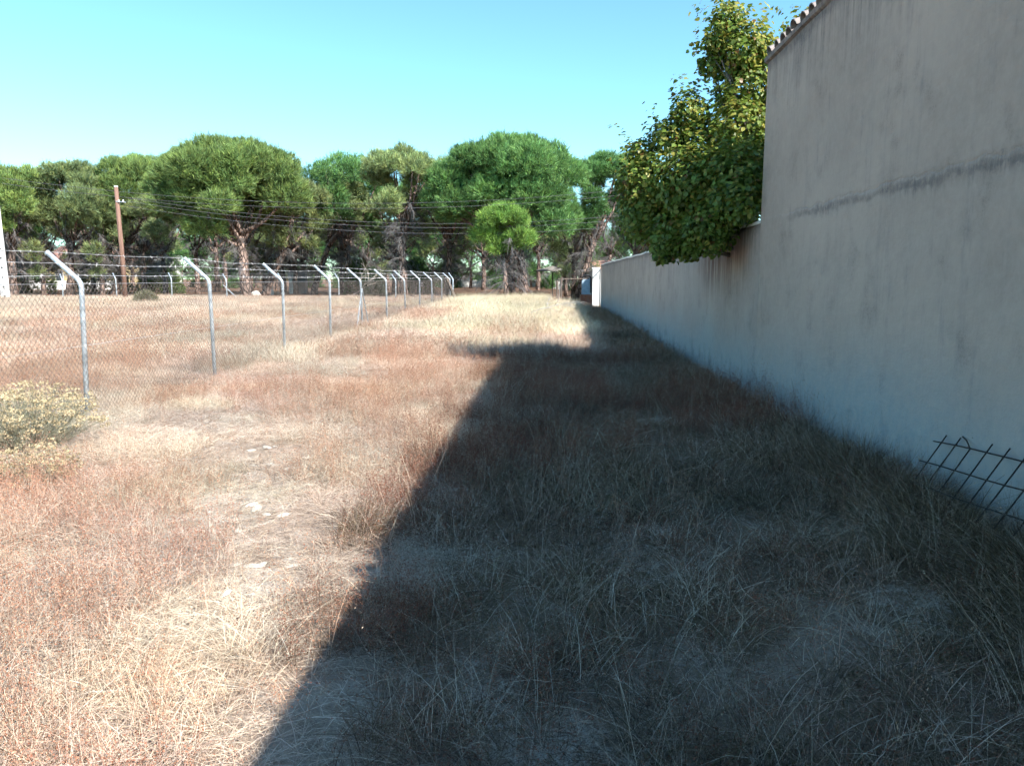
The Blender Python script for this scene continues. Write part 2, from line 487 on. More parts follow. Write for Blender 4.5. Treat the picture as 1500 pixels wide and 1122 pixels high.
lw = thing('boundary_wall', 'long low stained boundary wall running from building towards the pines', 'wall')
grid_wall('wall_face', WX + 0.004, HY + 0.004, 38.0, -0.35, 2.17, 0.2, M['stucco_wall'], lw, 0.012, 0.05, 0.2, 21)
b = MB()
ys = np.linspace(HY + 0.01, 38.02, 90)
vv = []; ff = []
for yy in ys:
    j = (fbm(yy * 1.4, 2, 21) - 0.5) * 0.05 + 2.165
    for (a, c) in ((-0.012, 0), (-0.012, 0.035), (0.1, 0.05), (0.21, 0.035), (0.21, 0)):
        vv.append((WX + a, yy, j + c + 0.008))
for i in range(len(ys) - 1):
    for k in range(5):
        a, c = i * 5 + k, i * 5 + (k + 1) % 5
        ff.append((a, c, c + 5, a + 5))
ff.append((4, 3, 2, 1, 0)); ff.append(tuple(range((len(ys) - 1) * 5, len(ys) * 5)))
link('coping', b.add(vv, ff).mesh('coping'), M['white'], lw)

pl = thing('gate_pillar', 'narrow whitewashed pillar in sunlight at the far end of boundary wall', 'pillar')
b = MB(); b.box(2.19, 2.52, 38.6, 38.95, -0.3, 2.02); link('shaft', b.mesh('shaft'), M['white'], pl)
b = MB(); b.box(2.16, 2.55, 38.57, 38.98, 2.0, 2.07); link('cap', b.mesh('cap'), M['white'], pl)
b = MB(); b.tube([(2.53, 38.5, 1.95), (2.2, 38.52, 1.55)], 0.03, 6); b.tube([(2.46, 38.52, 1.82), (2.5, 38.52, 1.5)], 0.015, 5)
link('brace', b.mesh('brace'), M['greybox'], pl)

fw = thing('rear_wall', 'plain pale grey wall continuing beyond the white pillar', 'wall')
grid_wall('wall_face', WX + 0.06, 39.2, 62, -0.3, 2.0, 0.2, M['stucco_far'], fw, 0.01, 0.02, 0.5, 31)

# meter box on brick plinth
mb = thing('meter_cabinet', 'blue grey metal cabinet with black pipe on brick plinth beside rear wall', 'cabinet', (0, 0, 0))
zb = gz(2.1, 45)
b = MB(); b.box(1.93, 2.4, 45.0, 45.5, 0.62, 1.55); link('body', b.mesh('body'), M['bluebox'], mb)
b = MB(); b.box(1.98, 2.35, 44.975, 44.999, 0.70, 1.30); link('door', b.mesh('door'), M['bluebox'], mb)
b = MB(); b.tube([(1.95, 45.2, 1.45)] + [(2.2 + 0.26 * math.cos(a), 44.95, 1.5 + 0.22 * math.sin(a)) for a in np.linspace(math.pi, -0.3, 9)] + [(2.46, 44.95, 0.7)], 0.05, 7)
link('pipe', b.mesh('pipe', True), M['black'], mb)
pli = link('plinth', MB().box(1.84, 2.46, 44.82, 45.6, -0.2, 0.60).mesh('plinth'), M['mortar'], mb)
BM = MB().box(-0.115, 0.115, -0.02, 0.02, -0.03, 0.03).mesh('brick'); BM.materials.append(M['brick'])
for r in range(8):
    for c in range(3):
        xx = 1.955 + c * 0.245 - (0.06 if r % 2 else 0)
        o = link('brick', BM, None, pli, (xx, 44.812, 0.57 - r * 0.073))
# pipe barrier and posts
bar = thing('pipe_barrier', 'rusty horizontal pipe barrier with wooden posts near the meter cabinet', 'barrier')
z0 = gz(0.7, 42)
for (x, h, r) in ((0.45, 1.42, 0.055), (0.68, 1.62, 0.05)):
    link('post', MB().tube([(x, 42, z0 - 0.2), (x + 0.02, 42, h)], r, 8).mesh('post'), M['oldwood'], bar)
link('rail', MB().tube([(0.5, 42.08, 1.50), (2.3, 44.4, 1.52)], 0.03, 6).mesh('rail'), M['oldwood'], bar)

# ------------------------------------------------------------------ chain-link fences
def fence_post_mesh(z_bend, r, arm=True, seed=0, ax=(-1, 0), al=0.42):
    b = MB()
    pts = [(0, 0, -0.3), (0, 0, z_bend - 0.09)]
    rr = [r, r]
    if arm:
        for k in range(1, 4):
            t = k / 3 * math.radians(48)
            pts.append((ax[0] * 0.10 * (1 - math.cos(t)), ax[1] * 0.10 * (1 - math.cos(t)), z_bend - 0.09 + 0.12 * math.sin(t)))
        e = pts[-1]; s, c = math.sin(math.radians(48)), math.cos(math.radians(48))
        pts.append((e[0] + ax[0] * s * al, e[1] + ax[1] * s * al, e[2] + c * al))
        rr = [r] * len(pts)
    b.tube(pts, rr, 10)
    return b.mesh('post', True), pts

def chain_mesh(p0, p1, zfun, ztop, d=0.07, r=0.0017, off=(0, 0)):
    p0 = np.array(p0, float); p1 = np.array(p1, float); L = np.linalg.norm(p1 - p0); u = (p1 - p0) / L
    dx = d / 2; nw = int(L / dx); nz = int((ztop - 0.0) / (d / 2)) + 1
    i = np.arange(nw)[:, None]; k = np.arange(nz)[None, :]
    s = (i + 0.5) * dx + (((k + i) % 2) - 0.5) * dx + rng.normal(0, 0.0015, (nw, nz))
    z = ztop - k * d / 2 + rng.normal(0, 0.002, (nw, nz))
    sag = (fbm(s * 0.8, z * 1.5, 77) - 0.5) * 0.05
    nrm = np.array([-u[1], u[0]])
    X = p0[0] + u[0] * s + nrm[0] * (sag + 0.003 * (k % 2)) + off[0]; Y = p0[1] + u[1] * s + nrm[1] * (sag + 0.003 * (k % 2)) + off[1]
    Zg = ground_z(X, Y) + 0.03
    keep = (z >= Zg)
    A = np.stack([X, Y, z], 2)
    a = A[:, :-1].reshape(-1, 3); c = A[:, 1:].reshape(-1, 3)
    kk = (keep[:, :-1] & keep[:, 1:]).ravel(); a = a[kk]; c = c[kk]
    dd = c - a; dd /= np.linalg.norm(dd, axis=1)[:, None]
    e1 = np.tile(np.array([nrm[0], nrm[1], 0.0]), (len(a), 1)); e2 = np.cross(dd, e1)
    V = []
    for t in (0, 2 * math.pi / 3, 4 * math.pi / 3):
        o = (e1 * math.cos(t) + e2 * math.sin(t)) * r
        V.append(a + o); V.append(c + o)
    V = np.stack(V, 1).reshape(-1, 3); b0 = np.arange(len(a))[:, None] * 6
    F = np.concatenate([b0 + np.array([[0, 1, 3, 2]]), b0 + np.array([[2, 3, 5, 4]]), b0 + np.array([[4, 5, 1, 0]])])
    return mesh_np('chain_link_mesh', V, F)

def barbed(p_list, name, parent, barbs=True, r=0.0028, bs=0.14):
    b = MB()
    b.tube(p_list, r, 4, False)
    w = link(name, b.mesh(name), M['barb'], parent)
    if barbs:
        bb = MB(); 
        for i in range(len(p_list) - 1):
            a, c = Vector(p_list[i]), Vector(p_list[i + 1]); L = (c - a).length; d = (c - a) / L
            s = rnd.uniform(0, bs)
            while s < L:
                q = a + d * s
                for k in range(2):
                    e = Vector((rnd.uniform(-1, 1), rnd.uniform(-1, 1), rnd.uniform(-1, 1))).normalized() * 0.02
                    bb.tube([q - e, q + e], 0.0022, 3, False)
                s += bs
        link('barbs', bb.mesh('barbs'), M['barb'], w)['kind'] = 'stuff'
    return w

FX = -4.95
fence = thing('chain_link_fence', 'galvanised chain link fence with bent posts and barbed wire along the path', 'fence')
FY = [8.07 + 3.07 * k for k in range(-1, 11)]
ZB = 1.5
pm, ppts = fence_post_mesh(ZB, 0.0265); pm.materials.append(M['galv'])
CAPM = MB().tube([(0, 0, -0.01), (0, 0, 0.012)], 0.030, 10).mesh('cap'); CAPM.materials.append(M['galv'])
tips = []
for i, y in enumerate(FY):
    o = link('post', pm, None, fence, (FX + (-0.09 if i == 1 else rnd.uniform(-0.012, 0.012)), y, rnd.uniform(-0.015, 0.015)))
    o.rotation_euler = (rnd.uniform(-0.03, 0.03), rnd.uniform(-0.018, 0.018), rnd.uniform(-0.09, 0.09))
    c = link('end_cap', CAPM, None, o, ppts[-1]); c.rotation_euler = (0, -math.radians(48), 0)
    tips.append(o.location.copy())
cm = chain_mesh((FX, FY[0] - 0.2), (FX, FY[-1]), None, 1.45, 0.072, 0.0018, (0.036, 0))
o = link('chain_link_mesh', cm, M['wire'], fence); o['kind'] = 'stuff'
e0, e1 = Vector(ppts[-2]), Vector(ppts[-1])
for f in (0.05, 0.5, 0.93):
    q = e0.lerp(e1, f)
    pts = []
    for i in range(len(tips)):
        pts.append((tips[i].x + q.x, tips[i].y, tips[i].z + q.z + 0.033))
        if i < len(tips) - 1:
            pts.append(((tips[i].x + tips[i + 1].x) / 2 + q.x, (tips[i].y + tips[i + 1].y) / 2, q.z + 0.033 - rnd.uniform(0.01, 0.035)))
    barbed(pts, 'barbed_wire', fence, True)
for zz in (1.45, 0.8):
    barbed([(FX + 0.036, y, zz) for y in FY], 'tension_wire', fence, False, 0.0022)
for (i, sg) in ((4, 0.7), (4, -0.7), (8, 0.7)):
    y = FY[i + 1]
    link('brace', MB().tube([(FX, y, 1.25), (FX, y + sg * 1.15, gz(FX, y + sg) - 0.1)], 0.015, 7).mesh('brace'), M['galv'], fence)

far = thing('rear_chain_link_fence', 'distant chain link fence crossing the field before the pines', 'fence')
pm2, pp2 = fence_post_mesh(1.5, 0.031, True, 0, (-0.75, 0.66)); pm2.materials.append(M['galv'])
RY = FY[-1]
ptsr = []
for k in range(0, 14):
    x = FX - 0.02 - 3.0 * k; y = RY + 1.2 + 0.03 * k
    o = link('post', pm2, None, far, (x, y, rnd.uniform(-0.05, 0.05))); o.rotation_euler = (rnd.uniform(-0.02, 0.02), rnd.uniform(-0.03, 0.03), 0)
    ptsr.append((x, y, 0))
cm2 = chain_mesh((ptsr[0][0], ptsr[0][1]), (ptsr[-1][0], ptsr[-1][1]), None, 1.45, 0.14, 0.0017)
o = link('chain_link_mesh', cm2, M['wire'], far); o['kind'] = 'stuff'
for f in (0.05, 0.5, 0.93):
    q = Vector(pp2[-2]).lerp(Vector(pp2[-1]), f)
    barbed([(p[0] + q.x, p[1] + q.y, q.z + 0.033 + rnd.uniform(-0.02, 0.02)) for p in ptsr], 'barbed_wire', far, False, 0.003)
for x0, dx in ((FX - 12.2, 1.0),):
    link('brace', MB().tube([(x0, RY + 1.3, 1.2), (x0 + dx, RY + 1.3, 0.25)], 0.02, 6).mesh('brace'), M['galv'], far)

lp = thing('leaning_post', 'dark old wooden post leaning over at the end of the fence', 'post')
a = P(671, 446, 37); c = P(654, 414, 37)
link('shaft', MB().tube([(a.x, 37, gz(a.x, 37) - 0.1), (c.x, 37.2, 1.5)], [0.085, 0.075], 7).mesh('shaft'), M['oldwood'], lp)

# ------------------------------------------------------------------ poles and cables
wp = thing('wooden_utility_pole', 'brown wooden utility pole standing in the field', 'pole')
px = P(184, 440, 40).x; zt = P(178, 274, 40).z
link('shaft', MB().tube([(px, 40, 0.1), (px - 0.03, 40, 3), (px - 0.11, 40, zt)], [0.135, 0.118, 0.10], 12).mesh('shaft', True), M['pole'], wp)
link('cap', MB().tube([(px - 0.11, 40, zt - 0.01), (px - 0.11, 40, zt + 0.06)], [0.104, 0.09], 10).mesh('cap'), M['concrete'], wp)
ar = link('insulator_bracket', MB().tube([(px - 0.1, 39.9, zt - 0.75), (px + 0.42, 39.9, zt - 0.80)], 0.025, 6).mesh('bracket'), M['galv'], wp)
for d in (0.15, 0.38):
    link('insulator', MB().tube([(px - 0.1 + d, 39.9, zt - 0.78), (px - 0.1 + d, 39.9, zt - 0.66)], [0.04, 0.03], 8).mesh('insulator'), M['white'], ar)

cp = thing('concrete_utility_pole', 'pale concrete utility pole with row of dark holes at the left edge', 'pole')
qx = P(9, 440, 40).x; zt2 = P(-1, 255, 40).z
b = MB()
b.add([(qx - 0.17, 39.85, 0.1), (qx + 0.17, 39.85, 0.1), (qx + 0.17, 40.15, 0.1), (qx - 0.17, 40.15, 0.1),
       (qx - 0.22, 39.88, zt2), (qx - 0.02, 39.88, zt2), (qx - 0.02, 40.1, zt2), (qx - 0.22, 40.1, zt2)],
      [(0, 3, 2, 1), (4, 5, 6, 7), (0, 1, 5, 4), (1, 2, 6, 5), (2, 3, 7, 6), (3, 0, 4, 7)])
link('shaft', b.mesh('shaft'), M['concrete'], cp)
HM = MB().tube([(0, 0, 0), (0, 0.02, 0)], 0.045, 8).mesh('hole'); HM.materials.append(M['hole'])
z = 0.6
while z < zt2 - 0.2:
    t = (z - 0.1) / (zt2 - 0.1)
    o = link('hole', HM, None, cp, (qx + 0.06 - 0.13 * t, 39.845 + 0.03 * t - 0.012, z)); z += 0.5
link('bracket', MB().tube([(qx - 0.2, 39.86, zt2 - 0.15), (qx + 0.12, 39.86, zt2 - 0.2)], 0.03, 6).mesh('bracket'), M['galv'], cp)

def cable(a, c, sag, lab, r=0.0095):
    pts = []
    for k in range(33):
        t = k / 32; p = a.lerp(c, t); p.z -= 4 * sag * t * (1 - t); pts.append(p)
    o = link('overhead_cable', MB().tube(pts, r, 5, False).mesh('overhead_cable', True), M['cable'])
    tag(o, lab, 'cable', 'overhead cables in front of the pines')
cable(P(3, 261, 40), P(1040, 262, 44), 1.32, 'uppermost thin black overhead cable sagging in front of pine crowns')
cable(P(3, 269, 40), P(1040, 270, 44), 1.30, 'second thin black overhead cable just under the uppermost one')
cable(P(186, 290, 40), P(1040, 300, 46), 1.20, 'third overhead cable from top, running from wooden pole bracket')
cable(P(186, 295, 40), P(1040, 306, 46), 1.22, 'fourth overhead cable from top, running from wooden pole')
cable(P(186, 302, 40), P(1040, 316, 46), 1.22, 'lowest overhead cable running from the wooden pole')

# ------------------------------------------------------------------ foliage generators
def unit(n, r=rng):
    v = r.normal(size=(n, 3)); return v / np.linalg.norm(v, axis=1)[:, None]

def spikes(base, dirv, length, width, c0, c1):
    """thin triangles: base (n,3), dir (n,3)."""
    n = len(base)
    side = np.cross(dirv, unit(n)); side /= (np.linalg.norm(side, axis=1)[:, None] + 1e-9)
    w = (width / 2)[:, None]
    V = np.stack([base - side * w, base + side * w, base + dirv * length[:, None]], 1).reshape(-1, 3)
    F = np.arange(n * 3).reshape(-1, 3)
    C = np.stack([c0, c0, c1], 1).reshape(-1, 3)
    return V, F, C

def tubes_np(segs_a, segs_b, ra, rb, colr):
    a = np.asarray(segs_a); c = np.asarray(segs_b); d = c - a; d = d / (np.linalg.norm(d, axis=1)[:, None] + 1e-9)
    e1 = np.cross(d, np.tile([0.3, 0.2, 0.93], (len(a), 1))); e1 /= (np.linalg.norm(e1, axis=1)[:, None] + 1e-9); e2 = np.cross(d, e1)
    V = []
    for t in (0, 2 * math.pi / 3, 4 * math.pi / 3):
        o = e1 * math.cos(t) + e2 * math.sin(t)
        V.append(a + o * ra[:, None]); V.append(c + o * rb[:, None])
    V = np.stack(V, 1).reshape(-1, 3); b0 = np.arange(len(a))[:, None] * 6
    F = np.concatenate([b0 + np.array([[0, 1, 3, 2]]), b0 + np.array([[2, 3, 5, 4]]), b0 + np.array([[4, 5, 1, 0]])])
    C = np.repeat(colr, 6, axis=0)
    return V, F, C

def pine_meshes(seed, H, W, zb, trunk_r=0.28, lean=(0, 0), off=(0, 0), extra=(), nl=16, green=(0.085, 0.150, 0.035), dens=30, dead=60, fork=0.5, tuft=1.0, low=0.30):
    """H total height, W crown width, zb crown underside; returns dict of part meshes in local coords (base at 0)."""
    r = np.random.default_rng(seed); pr = random.Random(seed)
    lobes = []
    R = W / 2; ch = H - zb
    for k in range(nl):
        rr = R * 0.78 * math.sqrt((k + 0.3) / nl); th = k * 2.39996 + seed
        lr = R * pr.uniform(0.17, 0.34)
        zc = H - ch * 0.45 * (rr / R) ** 2 - lr * 0.75 - pr.uniform(0, 0.16) * ch
        lobes.append((off[0] + rr * math.cos(th), off[1] + rr * math.sin(th), zc, lr, lr * pr.uniform(0.70, 0.9)))
    for k in range(int(nl * 0.7)):                 # lower skirt
        th = k * 2.39996 * 1.3 + seed * 2; rr = R * pr.uniform(0.30, 0.88); lr = R * pr.uniform(0.16, 0.28)
        lobes.append((off[0] + rr * math.cos(th), off[1] + rr * math.sin(th), zb + ch * pr.uniform(-0.22, low + 0.12), lr, lr * 0.8))
    lobes += list(extra)
    L = np.array(lobes)
    Bs = []; Ds = []; Cs = []
    for i, (x, y, z, lr, lz) in enumerate(lobes):
        area = 4 * math.pi * lr * lr * 0.8
        n = int(area * dens)
        d = unit(n, r); d = d[d[:, 2] > -0.55]
        # shoots gather in knots
        nz0 = np.array([mnoise.noise(Vector((a[0] * 3.0 + i, a[1] * 3.0, a[2] * 3.0))) for a in d])
        rad = 1.0 - 0.22 * r.random(len(d)) ** 2 + 0.26 * nz0
        p = np.array([x, y, z]) + d * rad[:, None] * np.array([lr, lr, lz])
        q = np.full(len(p), 9.0)
        for j in range(len(L)):
            if j == i: continue
            e = (p - L[j, :3]) / np.array([L[j, 3], L[j, 3], L[j, 4]]); q = np.minimum(q, np.linalg.norm(e, axis=1))
        k = (q > 0.90) & (nz0 > -0.26 - 0.2 * r.random(len(nz0)))
        p = p[k]; d = d[k]
        lobe_tint = 1 + 0.40 * (r.random() - 0.5)
        g0 = np.array(green) * lobe_tint
        v = r.random(len(p))[:, None]
        yel = r.random(len(p))[:, None] ** 2
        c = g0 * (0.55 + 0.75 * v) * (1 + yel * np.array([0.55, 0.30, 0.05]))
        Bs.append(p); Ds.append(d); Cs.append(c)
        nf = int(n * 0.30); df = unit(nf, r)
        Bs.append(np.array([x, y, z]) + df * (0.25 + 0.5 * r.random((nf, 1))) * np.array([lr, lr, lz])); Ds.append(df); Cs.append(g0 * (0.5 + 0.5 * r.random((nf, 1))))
    p = np.concatenate(Bs); d = np.concatenate(Ds); c = np.concatenate(Cs)
    m = 11
    P8 = np.repeat(p, m, 0) + r.normal(0, 0.075 * tuft, (len(p) * m, 3))
    D8 = np.repeat(d, m, 0) * 0.75 + np.array([0, 0, 0.55]) + r.normal(0, 0.42, (len(p) * m, 3))
    D8 /= np.linalg.norm(D8, axis=1)[:, None]
    ln = r.uniform(0.18, 0.40, len(P8)) * tuft; wd = r.uniform(0.028, 0.055, len(P8)) * tuft
    C8 = np.repeat(c, m, 0) * r.uniform(0.75, 1.25, (len(P8), 1))
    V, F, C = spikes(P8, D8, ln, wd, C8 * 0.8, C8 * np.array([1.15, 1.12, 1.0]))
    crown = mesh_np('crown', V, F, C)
    # trunk + limbs
    b = MB(); zf = H * fork * 0.8
    def wig(s): return pr.uniform(-s, s)
    top = Vector((off[0] * 0.6 + lean[0], off[1] * 0.6 + lean[1], zf))
    pts = [Vector((0, 0, -0.3))]; rad = [trunk_r * 1.25]
    for k in range(1, 7):
        t = k / 6; pts.append(Vector((top.x * t ** 1.3 + wig(0.07), top.y * t ** 1.3 + wig(0.07), zf * t))); rad.append(trunk_r * (1.05 - 0.38 * t))
    b.tube(pts, rad, 10)
    nlimb = min(9, len(lobes))
    order = sorted(range(len(lobes)), key=lambda i: pr.random())[:nlimb] + list(range(len(lobes) - len(extra), len(lobes)))
    limb_pts = []
    for i in order:
        x, y, z, lr, lz = lobes[i]
        s = pts[-1] if pr.random() < 0.6 else pts[-2]
        e = Vector((x, y, z)); mid = s.lerp(e, 0.5) + Vector((wig(0.2), wig(0.2), -0.12 * (e - s).length * pr.uniform(0.3, 1)))
        q1 = s.lerp(mid, 0.5) + Vector((wig(0.1), wig(0.1), wig(0.1)))
        path = [s, q1, mid, mid.lerp(e, 0.5), e]
        r0 = trunk_r * pr.uniform(0.30, 0.5)
        b.tube(path, [r0, r0 * 0.85, r0 * 0.65, r0 * 0.45, r0 * 0.2], 6)
        limb_pts.append(path)
        for _ in range(4):
            a = mid.lerp(e, pr.uniform(0, 0.9)); bnd = Vector((wig(1), wig(1), pr.uniform(-0.1, 0.9))) * lr * 0.9
            b.tube([a, a + bnd * 0.5 + Vector((wig(.1), wig(.1), 0)), a + bnd], [r0 * 0.3, r0 * 0.2, r0 * 0.08], 4, False)
    trunk = b.mesh('trunk', True)
    # dead grey branches hanging under the crown
    A = []; B = []; RA = []; RB = []; CC = []
    for k in range(int(dead * 0.6)):
        if pr.random() < 0.45:
            t = pr.uniform(0.45, 1.0); s = pts[0].lerp(pts[-1], t)
            th = pr.uniform(0, 6.283); ln_ = pr.uniform(0.5, 2.0)
            d0 = Vector((math.cos(th), math.sin(th), pr.uniform(-0.2, 0.45)))
        else:
            pa = pr.choice(limb_pts); s = pa[1].lerp(pa[3], pr.random()); th = pr.uniform(0, 6.283); ln_ = pr.uniform(0.6, 2.0)
            d0 = Vector((math.cos(th) * 0.8, math.sin(th) * 0.8, pr.uniform(-0.7, 0.2)))
        g = pr.uniform(0.75, 1.3); cc = np.array((0.165, 0.155, 0.155)) * g
        prev = s; rr = 0.022
        for j in range(5):
            nx_ = prev + d0 * (ln_ / 5); A.append(prev[:]); B.append(nx_[:]); RA.append(rr); RB.append(rr * 0.75); CC.append(cc)
            rr *= 0.75; d0 = (d0 + Vector((wig(0.4), wig(0.4), -0.16 - wig(0.3)))).normalized()
            for _ in range(6 if j > 0 else 2):
                dd = (d0 + Vector((wig(0.8), wig(0.8), wig(0.6) - 0.45))).normalized() * pr.uniform(0.15, 0.85)
                st = prev.lerp(nx_, pr.random())
                A.append(st[:]); B.append((st + dd)[:]); RA.append(0.009); RB.append(0.005); CC.append(cc * pr.uniform(0.8, 1.2))
            prev = nx_
    if A:
        V, F, C = tubes_np(A, B, np.array(RA), np.array(RB), np.array(CC))
        deadm = mesh_np('dead_branches', V, F, C)
    else: deadm = None
    return dict(trunk=trunk, crown=crown, dead_branches=deadm)

def pine_thing(meshes, loc, rz, label, group=None, sc=1.0, name='stone_pine'):
    t = thing(name, label, 'pine tree', loc, rz, group); t.scale = (sc, sc, sc)
    link('trunk', meshes['trunk'], M['bark'], t)
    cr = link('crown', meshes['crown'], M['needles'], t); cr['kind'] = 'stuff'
    if meshes['dead_branches']:
        dd = link('dead_branches', meshes['dead_branches'], M['dead'], t); dd['kind'] = 'stuff'
    return t

def px2m(px, Y): return px * Y / FPX
PG = 'stone pines at the front edge of the wood'
def front_pine(uc, vt, wpx, vb, ut, Y, seed, label, extra_px=(), name='stone_pine', **kw):
    base = P(ut, 440, Y); bz = gz(base.x, Y) - 0.05
    H = P(uc, vt, Y).z - bz; zb_ = P(uc, vb, Y).z - bz; W = px2m(wpx, Y)
    ox = P(uc, vb, Y).x - base.x
    ex = []
    for (u, v, rp, dy) in extra_px:
        q = P(u, v, Y + dy); rr = px2m(rp, Y + dy); ex.append((q.x - base.x, dy, q.z - bz, rr, rr * 0.85))
    m = pine_meshes(seed, H, W, zb_, off=(ox, kw.pop('offy', 0.0)), extra=ex, **kw)
    return pine_thing(m, (base.x, Y, bz), 0, label, PG, name=name)

G1 = (0.215, 0.330, 0.120); G2 = (0.135, 0.285, 0.105); G3 = (0.245, 0.325, 0.160); G4 = (0.20, 0.36, 0.095)
front_pine(15, 236, 120, 318, 20, 52, 1, 'pine cut by the picture edge behind the concrete pole', ((20, 300, 26, -1.5),), green=G1, trunk_r=0.3)
front_pine(108, 231, 112, 312, 104, 54, 2, 'rounded pine between the concrete pole and the wooden pole', ((120, 300, 30, -2), (150, 310, 24, -1)), green=G3, trunk_r=0.28, dead=80)
front_pine(205, 222, 120, 300, 168, 56, 3, 'tall pine rising directly behind the wooden utility pole', ((180, 280, 34, -2),), green=G1, trunk_r=0.27, dead=80)
front_pine(345, 205, 215, 290, 361, 48, 4, 'largest pine of the left half, with thick forked reddish trunk', ((262, 262, 34, -2.0), (250, 300, 30, -2.2), (300, 330, 28, -1.5), (238, 275, 26, -1.0), (420, 290, 34, -0.5), (285, 285, 36, -2.4), (330, 262, 40, -2.5)), green=G1, trunk_r=0.36, nl=30, dead=55, fork=0.50, dens=30, low=0.25)
front_pine(440, 256, 90, 340, 388, 52, 5, 'narrow pine with pale trunk just behind the big forked pine', ((430, 300, 26, -1),), green=G3, trunk_r=0.30, dead=80)
front_pine(500, 253, 92, 325, 458, 56, 6, 'lower pine below the open gap of sky', (), green=G3, trunk_r=0.25, dead=90)
front_pine(588, 212, 122, 300, 592, 50, 7, 'flat topped pine showing bare radiating branches under its crown', (), green=(0.225, 0.32, 0.155), trunk_r=0.27, nl=20, dead=110, fork=0.62, low=0.10, dens=28)
front_pine(748, 198, 192, 300, 768, 50, 8, 'broadest dense dark green pine, right of the flat topped one', ((655, 265, 28, -1.5), (640, 295, 24, -1.0), (668, 300, 26, -2), (812, 330, 28, -2.0), (835, 260, 26, 0), (770, 290, 36, -2.2), (720, 285, 34, -2), (800, 285, 32, -1.8)), green=G2, trunk_r=0.32, nl=30, dead=100, dens=30, low=0.2)
front_pine(738, 300, 88, 352, 742, 44, 9, 'small bright young pine standing before the broadest pine', ((708, 345, 17, -0.3), (765, 352, 18, -0.4), (730, 362, 15, -0.5)), green=G4, trunk_r=0.16, nl=12, dead=50, dens=46, tuft=0.85)
front_pine(888, 222, 110, 300, 846, 54, 10, 'pine with slanting sunlit trunk beside the leafy tree', ((850, 325, 22, -1.0),), green=G2, trunk_r=0.27, dead=120)
front_pine(405, 232, 90, 300, 415, 60, 12, 'pine half hidden behind the big forked pine', (), green=G1, trunk_r=0.27, dead=40)

# generic wood behind
protos = [pine_meshes(101, 9.6, 7.0, 5.6, 0.25, nl=14, green=G1, dens=15, dead=70),
          pine_meshes(102, 8.6, 6.2, 4.4, 0.22, nl=12, green=G3, dens=15, dead=90),
          pine_meshes(103, 10.2, 7.5, 6.2, 0.27, nl=15, green=G2, dens=15, dead=70),
          pine_meshes(104, 7.4, 5.4, 2.8, 0.18, nl=12, green=G3, dens=15, dead=110),
          pine_meshes(105, 8.2, 8.0, 1.6, 0.20, nl=18, green=G2, dens=12, dead=30, low=0.5)]
pr = random.Random(31)
rows = [(55.5, 3.6, 'slender pine trunk and crown in the second row of the wood', 'second row pines', 4),
        (62, 4.0, 'shaded pine in the third row of the wood', 'third row pines', 4),
        (70, 5.6, 'dark pine deep within the middle of the wood', 'mid wood pines', 4),
        (79, 6.0, 'far dim pine near the back of the wood', 'back wood pines', 4),
        (95, 4.2, 'low branched pine far behind the trunks', 'low branched far pines', 5),
        (106, 4.0, 'farthest low branched pine closing the view through the trunks', 'farthest pines', 5)]
for (Y, sp, lab, grp, kk) in rows:
    x = -0.80 * Y
    while x < 0.26 * Y:
        yy = Y + pr.uniform(-2.2, 2.2); xx = x + pr.uniform(-1.4, 1.4)
        k = pr.randrange(4) if kk == 4 else 4
        sc = pr.uniform(0.82, 1.0)
        ub = 803 + xx / yy * FPX
        gap = (kk == 5 and (60 < ub < 170 or 195 < ub < 240)) or (79 <= Y < 90 and 64 < ub < 168)
        if not (xx > 2.2 and yy < 63) and not gap:
            pine_thing(protos[k], (xx, yy, 0.3), pr.uniform(0, 6.28), lab, grp, sc)
        x += sp * pr.uniform(0.8, 1.2)

# ------------------------------------------------------------------ bushes
def bush_mesh(seed, R, Hh, n, green, spk=(0.10, 0.22), w=(0.02, 0.05), flower=None):
    r = np.random.default_rng(seed)
    d = unit(n, r); d[:, 2] = np.abs(d[:, 2])
    rad = 0.55 + 0.45 * r.random(n) ** 0.5 + 0.18 * np.array([mnoise.noise(Vector(a * 2.2) + Vector((seed, 0, 0))) for a in d])
    p = d * rad[:, None] * np.array([R, R, Hh])
    m = 7
    Pm = np.repeat(p, m, 0) + r.normal(0, 0.03, (n * m, 3)); Dm = np.repeat(d, m, 0) + r.normal(0, 0.6, (n * m, 3)) + np.array([0, 0, 0.3]); Dm /= np.linalg.norm(Dm, axis=1)[:, None]
    c = np.repeat(np.array(green) * (0.6 + 0.8 * r.random((n, 1))), m, 0)
    return mesh_np('foliage', *spikes(Pm, Dm, r.uniform(*spk, n * m), r.uniform(*w, n * m), c * 0.8, c * 1.15))
def bush(name, loc, seed, R, H, n, green, label, mat='shrub', grp=None, **kw):
    t = thing(name, label, 'shrub', loc, 0, grp)
    f = link('foliage', bush_mesh(seed, R, H, n, green, **kw), M[mat], t); f['kind'] = 'stuff'
    b = MB()
    for k in range(7):
        a = k * 0.9 + seed; b.tube([(0, 0, -0.1), (math.cos(a) * R * 0.2, math.sin(a) * R * 0.2, H * 0.4), (math.cos(a) * R * 0.5, math.sin(a) * R * 0.5, H * 0.75)], [0.02, 0.014, 0.005], 5)
    link('stems', b.mesh('stems'), M['greybark'], t)
    return t
q = P(546, 430, 42); bush('evergreen_bush', (q.x, 42, 0.3), 5, 0.75, 1.75, 900, (0.055, 0.075, 0.04), 'dark upright evergreen bush behind the braced fence post')
